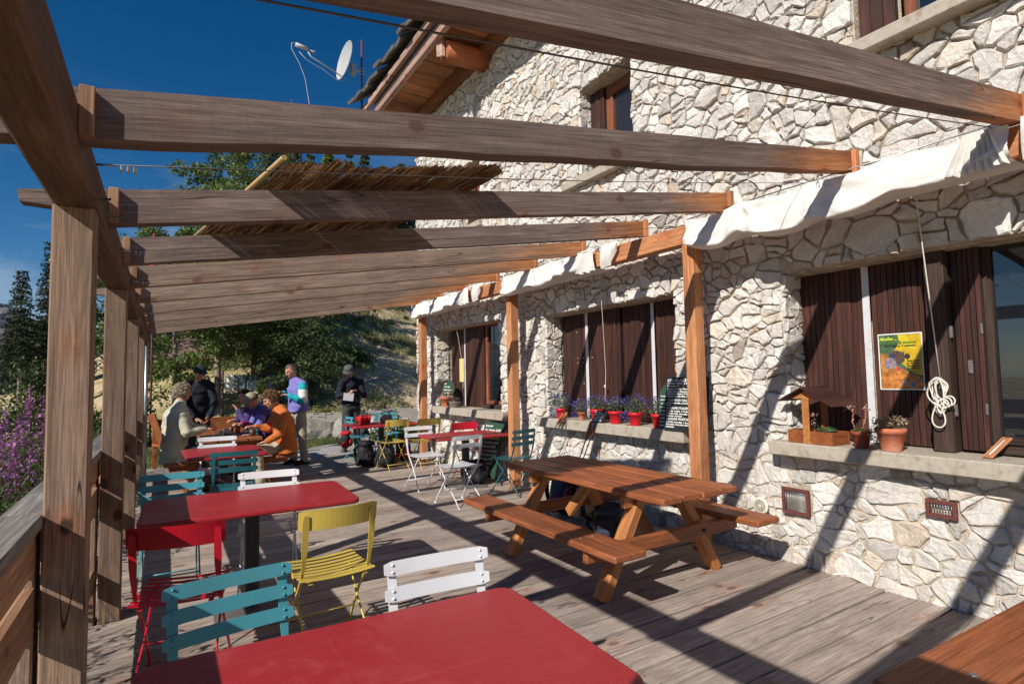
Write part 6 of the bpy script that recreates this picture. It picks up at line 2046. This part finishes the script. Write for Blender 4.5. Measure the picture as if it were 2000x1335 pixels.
# leafy trees behind the walkers
tree("birch_tree", .25, 19.5, M_PALEBARK, 5.2, .09, round_crown(6.3, 1.0, 1.75, 95, 190, .055, clr=.5), L_BIRCH, "broad leafy birch behind the grey haired walker", limbs=7)
tree("birch_tree", 1.45, 20.5, M_PALEBARK, 6.5, .11, round_crown(9.0, 1.6, 1.7, 100, 190, .055, clr=.5), L_BIRCH, "tall birch with pale trunk behind the man in the black cap", limbs=7)
tree("larch_tree", 2.5, 24, M_BARK, 8.6, .16, spruce_crown(9.0, 1.8, 1.5, 1.6, .2, .08, .12), L_LARCH, "green larch rising behind the birches under the reed mat", limbs=8)
tree("spruce_tree", 3.9, 27, M_BARK, 9.8, .2, spruce_crown(10.2, 1.0, 2.0, 1.6, .32, .095), L_SPRUCE, "tall dark spruce in line with the reed mat's left corner", limbs=6)
tree("spruce_tree", 5.3, 29, M_BARK, 10.2, .2, spruce_crown(10.2, 1.0, 1.9, 1.6, .32, .095), L_SPRUCE, "second tall spruce in line with the bamboo pole", limbs=6)
tree("spruce_tree", 4.05, 19.5, M_BARK, 6.4, .13, spruce_crown(7.4, 1.35, 2.05, 2.3, .34, .062, .12), L_SPRUCE, "large spruce with drooping boughs above the man in the windbreaker", limbs=9, limb_len=2.2, limb_from=.2)
tree("larch_tree", 2.7, 21.5, M_BARK, 6.5, .12, spruce_crown(7.8, 1.4, 1.6, 1.7, .2, .065, .1), L_LARCH, "yellow green larch beside the drooping spruce", limbs=7)
for i, (x, y, h_) in enumerate(((7.2, 34, 7.4), (8.8, 36, 8.6), (10.4, 37, 8.2), (12.0, 39, 9.0), (13.8, 40, 8.6), (15.6, 41, 9.2), (17.5, 42, 9), (6.2, 36, 9.0))):
    tree("spruce_tree", x, y, M_BARK, h_ * .95, .2, spruce_crown(h_, .5, 2.0, .75, .3, .18), [L_SPRUCE, L_LARCH][i % 3 == 1], "dark conifer in the row on top of the slope behind the roof's corner", limbs=2, group="conifers along the top of the slope")
tree("spruce_tree", 1.7, 26.5, M_BARK, 8.0, .18, spruce_crown(8.6, .4, 2.2, 1.6, .32, .095), L_SPRUCE, "dense dark spruce filling the gap between the two birches", limbs=4)
tree("spruce_tree", 3.6, 23.5, M_BARK, 7.0, .16, spruce_crown(7.8, .3, 2.0, 1.8, .32, .09), L_SPRUCE, "dark spruce directly behind the large drooping one", limbs=4)
# understorey and bushes
for (x, y, r, h_, lab, mt) in ((-2.9, 14.5, 1.3, 1.05, "dense low bush with pale top in front of the left spruces", L_BUSH), (-3.6, 17.5, 1.5, 1.6, "dark bush at the foot of the left spruces", L_BUSH),
                              (4.75, 13.3, .55, .62, "daisy bush beside the house corner", L_HERB), (5.6, 21.5, 1.2, .9, "green bush at the foot of the dry slope", L_BUSH), (-.9, 16.0, .8, 1.3, "dark shrub just right of the steel prop", L_SPRUCE)):
    z_ = tz(x, y)
    rt = empty("bush", (x, y, z_), label=lab, cat="bush")
    p = []
    for i in range(36):
        c0 = ball_pts(1, (x, y, z_ + h_ * .45), (r, r * .8, h_ * .5), .3)[0]
        p.append(ball_pts(130, c0, (r * .28, r * .28, h_ * .26), .2))
    link("foliage", leaf_mesh("foliage", np.vstack(p), .045, rsl, .5), mt, rt)
    if "daisy" in lab:
        link("daisies", leaf_mesh("daisies", ball_pts(420, (x - .1, y - .1, z_ + h_ * .72), (r, r * .8, h_ * .42), .75), .026, rsl, 1.0), L_DAISY, rt)
# scrub dotted over the slope
p = []
for i in range(230):
    x = rsl.uniform(3, 24); y = rsl.uniform(20.5, 44)
    h_ = rsl.uniform(.12, .5)
    p.append(ball_pts(70, (x, y, tz(x, y) + h_ * .4), (h_ * 1.3, h_ * 1.3, h_ * .6), .2))
link("slope_scrub", leaf_mesh("slope_scrub", np.vstack(p), .07, rsl, .45), L_BUSH, kind="stuff", label="green scrub scattered over the dry slope", cat="scrub")
def blades(name, n, xr, yr, h_, mat, keep=None, wd=.006, lab=None):
    x = rsl.uniform(*xr, n); y = rsl.uniform(*yr, n)
    if keep is not None: k = keep(x, y); x, y = x[k], y[k]
    n = len(x); z = terrain(x, y) - .01
    hh = rsl.uniform(.4, 1.2, n) * h_ * (.55 + .9 * np.clip(np.sin(x * 2.1) * np.sin(y * 1.7 + x) + .3, 0, 1))
    a = rsl.uniform(0, 6.28, n); bx, by = np.cos(a) * wd, np.sin(a) * wd; lx, ly = rsl.normal(0, .25, n) * hh, rsl.normal(0, .25, n) * hh
    V = np.stack([np.stack([x - bx, y - by, z], 1), np.stack([x + bx, y + by, z], 1), np.stack([x + lx, y + ly, z + hh], 1)], 1).reshape(-1, 3)
    me = mesh_np(name, V, np.arange(3 * n), np.full(n, 3)); face_attr(me, "tone", rsl.uniform(0, 1, n))
    link(name, me, mat, kind="stuff", label=lab, cat="grass")
not_yard = lambda x, y: ~edge_keep(x, y - .1) & ~((x > XW) & (y < 10.5)) & ~((y > 17.6) & (y < 18.9))
blades("meadow_grass", 60000, (-1.5, 7), (11.6, 17.6), .16, L_GRASS, not_yard, .006, "meadow grass round the gravel yard")
blades("slope_grass", 24000, (1.5, 20), (18.9, 36), .16, L_DRY, None, .014, "dry grass on the slope")
blades("slope_greens", 45000, (-3, 20), (18.9, 30), .30, L_GRASS, lambda x, y: np.sin(x * .9 + y * .5) + np.sin(y * .8) > -.2 + .12 * (y - 19), .014, "green grass at the foot of the slope")
blades("verge_grass", 50000, (-6.5, -.62), (1.0, 15), .55, L_GRASS, None, .006, "long grass below the railing")

# fireweed below the railing
def fireweed(x, y, h_, label):
    z0 = tz(x, y) - .02
    root = empty("fireweed", (x, y, z0), label=label, cat="wildflower", group="tall fireweed stems beyond the railing")
    lx, ly = rsl.normal(0, .06, 2)
    pth = [(x + lx * t, y + ly * t, z0 + h_ * t) for t in np.linspace(0, 1, 6)]
    G().tube(pth, [.006, .005, .005, .004, .003, .002], 5).build("stem", M_RUST, root)
    t = rsl.uniform(.15, .72, 130); r_ = rsl.uniform(.02, .12, 130); a = rsl.uniform(0, 6.28, 130)
    link("leaves", leaf_mesh("leaves", np.stack([x + lx * t + r_ * np.cos(a), y + ly * t + r_ * np.sin(a), z0 + h_ * t], 1), .05, rsl, .18), L_BUSH, root)
    t = rsl.uniform(.62, .98, 85); r_ = (1 - t) * .17 + .008; r_ = r_ * rsl.uniform(.4, 1.3, 85); a = rsl.uniform(0, 6.28, 85)
    link("blossom", leaf_mesh("blossom", np.stack([x + lx * t + r_ * np.cos(a), y + ly * t + r_ * np.sin(a), z0 + h_ * t], 1), .015, rsl, .8), L_FIRE, root)
    return root
fw0 = None
FW = []
for i in range(28):
    y = rsl.uniform(5.2, 12.5); x = -y * rsl.uniform(.13, .20)
    hh = rsl.uniform(1.15, 1.75)
    FW.append((x, y, hh))
protos_fw = []
for i, (x, y, hh) in enumerate(FW):
    if i < 5: protos_fw.append(fireweed(x, y, hh, "purple fireweed spike among the long grass beyond the railing"))
    else:
        o = copy_tree(protos_fw[i % 5]); k = rsl.uniform(.82, 1.12)
        o.matrix_basis = Matrix.Translation((x, y, tz(x, y) - .02)) @ Matrix.Rotation(rsl.uniform(0, 6.28), 4, 'Z') @ Matrix.Scale(k, 4)
p = []
for i in range(170):
    x = rsl.uniform(-4.2, -.7); y = rsl.uniform(3.0, 11)
    p.append(ball_pts(90, (x, y, tz(x, y) + rsl.uniform(.15, .75)), (.22, .22, .28), .2))
link("verge_herbs", leaf_mesh("verge_herbs", np.vstack(p), .035, rsl, .35), L_BUSH, kind="stuff", label="leafy herbs among the fireweed", cat="undergrowth")

# ------------------------------------------------------------------ things in the yard
def boulder(x, y, r, label, group="boulders lining the far edge of the yard"):
    z_ = tz(x, y)
    bm = bmesh.new(); bmesh.ops.create_icosphere(bm, subdivisions=3, radius=1)
    s_ = random.uniform(0, 50)
    for v in bm.verts:
        n_ = 1 + .28 * mnoise.noise(v.co * 1.3 + Vector((s_, 0, 0))) + .10 * mnoise.noise(v.co * 3.5 + Vector((s_, 5, 0)))
        v.co = Vector((v.co.x * r[0] * n_, v.co.y * r[1] * n_, v.co.z * r[2] * n_))
    me = bpy.data.meshes.new("boulder"); bm.to_mesh(me); bm.free()
    for p_ in me.polygons: p_.use_smooth = False
    link("boulder", me, M_BOULDER, None, Matrix.Translation((x, y, z_ + r[2] * .5)), label=label, cat="boulder", group=group)
boulder(3.25, 15.2, (.62, .45, .40), "long grey boulder just right of the windbreaker")
boulder(4.15, 15.0, (.42, .40, .36), "rounded boulder behind the man in the grey hat")
boulder(1.9, 15.6, (.8, .5, .34), "low flat boulder behind the walkers' bench")
boulder(.6, 15.8, (.6, .5, .30), "low boulder beyond the man in the black cap")
boulder(5.1, 15.3, (.5, .4, .34), "boulder behind the daisy bush")
pb = empty("planter_box", (1.45, 12.4, 0), label="dark brown plank planter behind the walkers with a young stem in it", cat="planter")
for i in range(3):
    beam("plank", (.75, 12.2, .50 + .13 * i), (1.85, 12.2, .50 + .13 * i), .04, .12, W_FEEDER, pb)
    beam("plank", (.75, 12.24, .50 + .13 * i), (.75, 12.9, .50 + .13 * i), .04, .12, W_FEEDER, pb)
for i, x in enumerate((.78, 1.82)): beam("leg", (x, 12.25, 0), (x, 12.25, .84), .06, .06, W_FEEDER, pb, up=(1, 0, 0))
G().tube([(1.68, 12.5, .5), (1.70, 12.5, 1.0), (1.69, 12.5, 1.42)], [.03, .026, .02], 8).build("young_stem", M_BARK, pb)
link("young_leaves", leaf_mesh("young_leaves", ball_pts(260, (1.69, 12.5, 1.38), (.12, .12, .16), .2), .035, rsl, .6), L_BIRCH, pb)
bn = empty("wooden_bench", (-.1, 12.0, 0), label="brown high backed bench end beyond the last railing post", cat="bench")
for i in range(4): beam("back_plank", (-.15, 11.75, .42 + .125 * i), (.35, 11.95, .42 + .125 * i), .04, .115, W_FEEDER, bn)
beam("end_board", (-.18, 11.7, .95), (.05, 11.6, .30), .05, .12, W_FEEDER, bn)
beam("seat_plank", (-.1, 11.5, .42), (.40, 11.7, .42), .35, .04, W_FEEDER, bn)
for x, y in ((-.12, 11.72), (.36, 11.92)): beam("leg", (x, y, 0), (x, y, .85), .07, .07, W_FEEDER, bn, up=(1, 0, 0))
lb = empty("low_bench", (5.2, 16.6, 0), label="low plank bench on the track behind the man in the grey hat", cat="bench")
beam("seat", (4.5, 16.6, .42), (5.9, 16.6, .42), .4, .06, W_SLATS, lb)
for x in (4.7, 5.7): beam("leg", (x, 16.6, -.1), (x, 16.6, .39), .3, .08, W_SLATS, lb, up=(1, 0, 0))
sh = empty("shed", (1.6, 24, 0), label="reddish brown shed half hidden behind the birches", cat="shed")
g = G().box((1.5, 25.6, 1.2), (4.6, 3.0, 2.6)); g.build("wall", M_SHED, sh)
G().prism([(-1.0, 23.9, 2.35), (4.0, 23.9, 2.35), (4.0, 25.6, 3.5), (-1.0, 25.6, 3.5)], (0, 0, .08)).build("roof", M_SHED, sh)
# washing line
for x in (1.55, 3.05):
    pass
wl_ = empty("washing_line", (2.3, 20, 0), label="washing line strung between two posts by the birches", cat="washing line")
for x in (1.55, 3.15): G().tube([(x, 19.6, -.1), (x, 19.6, 1.85)], .04, 6).build("post", M_BARK, wl_)
G().tube([(1.55, 19.6, 1.72), (2.35, 19.6, 1.68), (3.15, 19.6, 1.72)], .005, 4).build("line", M_CABLE, wl_)
for i, (nm, lab, cm) in enumerate((("pale_shirt", "pale shirt at the left end of the washing line", C_WHC), ("grey_shirt", "grey shirt second on the washing line", C_GRY), ("blue_grey_towel", "blue grey towel in the middle of the washing line", m_cloth("blue_grey_cotton", (.22, .28, .32))),
                                  ("striped_shirt", "light blue shirt fourth on the washing line", m_cloth("light_blue_cotton", (.34, .40, .46))), ("navy_top", "navy top fifth on the washing line", C_NVY), ("mauve_top", "mauve top at the right end of the washing line", m_cloth("mauve_cotton", (.22, .16, .24))))):
    x = 1.62 + i * .24; vs, fs = [], []
    for a_ in range(7):
        for b_ in range(7):
            t, v = a_ / 6, b_ / 6
            w_ = .21 * (1 if v > .25 else 1.05)
            vs.append((x + t * w_, 19.6 + .04 * math.sin(t * 9 + i) * v, 1.69 - v * (.50 + .06 * math.sin(i * 3)) + .01 * math.sin(t * 6)))
    for a_ in range(6):
        for b_ in range(6): fs.append((a_ * 7 + b_, a_ * 7 + b_ + 1, a_ * 7 + b_ + 8, a_ * 7 + b_ + 7))
    o = G().add(vs, fs, True).build("hanging_clothes", cm, label=lab, cat="laundry", group="washing on the line")
    sd = o.modifiers.new("thickness", 'SOLIDIFY'); sd.thickness = .006
# closed red parasol far beyond the edge beam
pr = empty("closed_parasol", (-.26, 16, 0), label="closed red parasol whose tip shows above a far joist", cat="parasol")
zt_ = 5.15
G().tube([(-.26, 16, -.1), (-.26, 16, 4.4)], .02, 8).build("pole", M_RUST, pr)
G().lathe([(.10, 3.3), (.13, 3.6), (.09, 4.3), (.02, 5.1), (.001, 5.15)], (-.26, 16, 0), 10).build("folded_canopy", C_RED, pr)
bpy.data.scenes.remove(WORK)
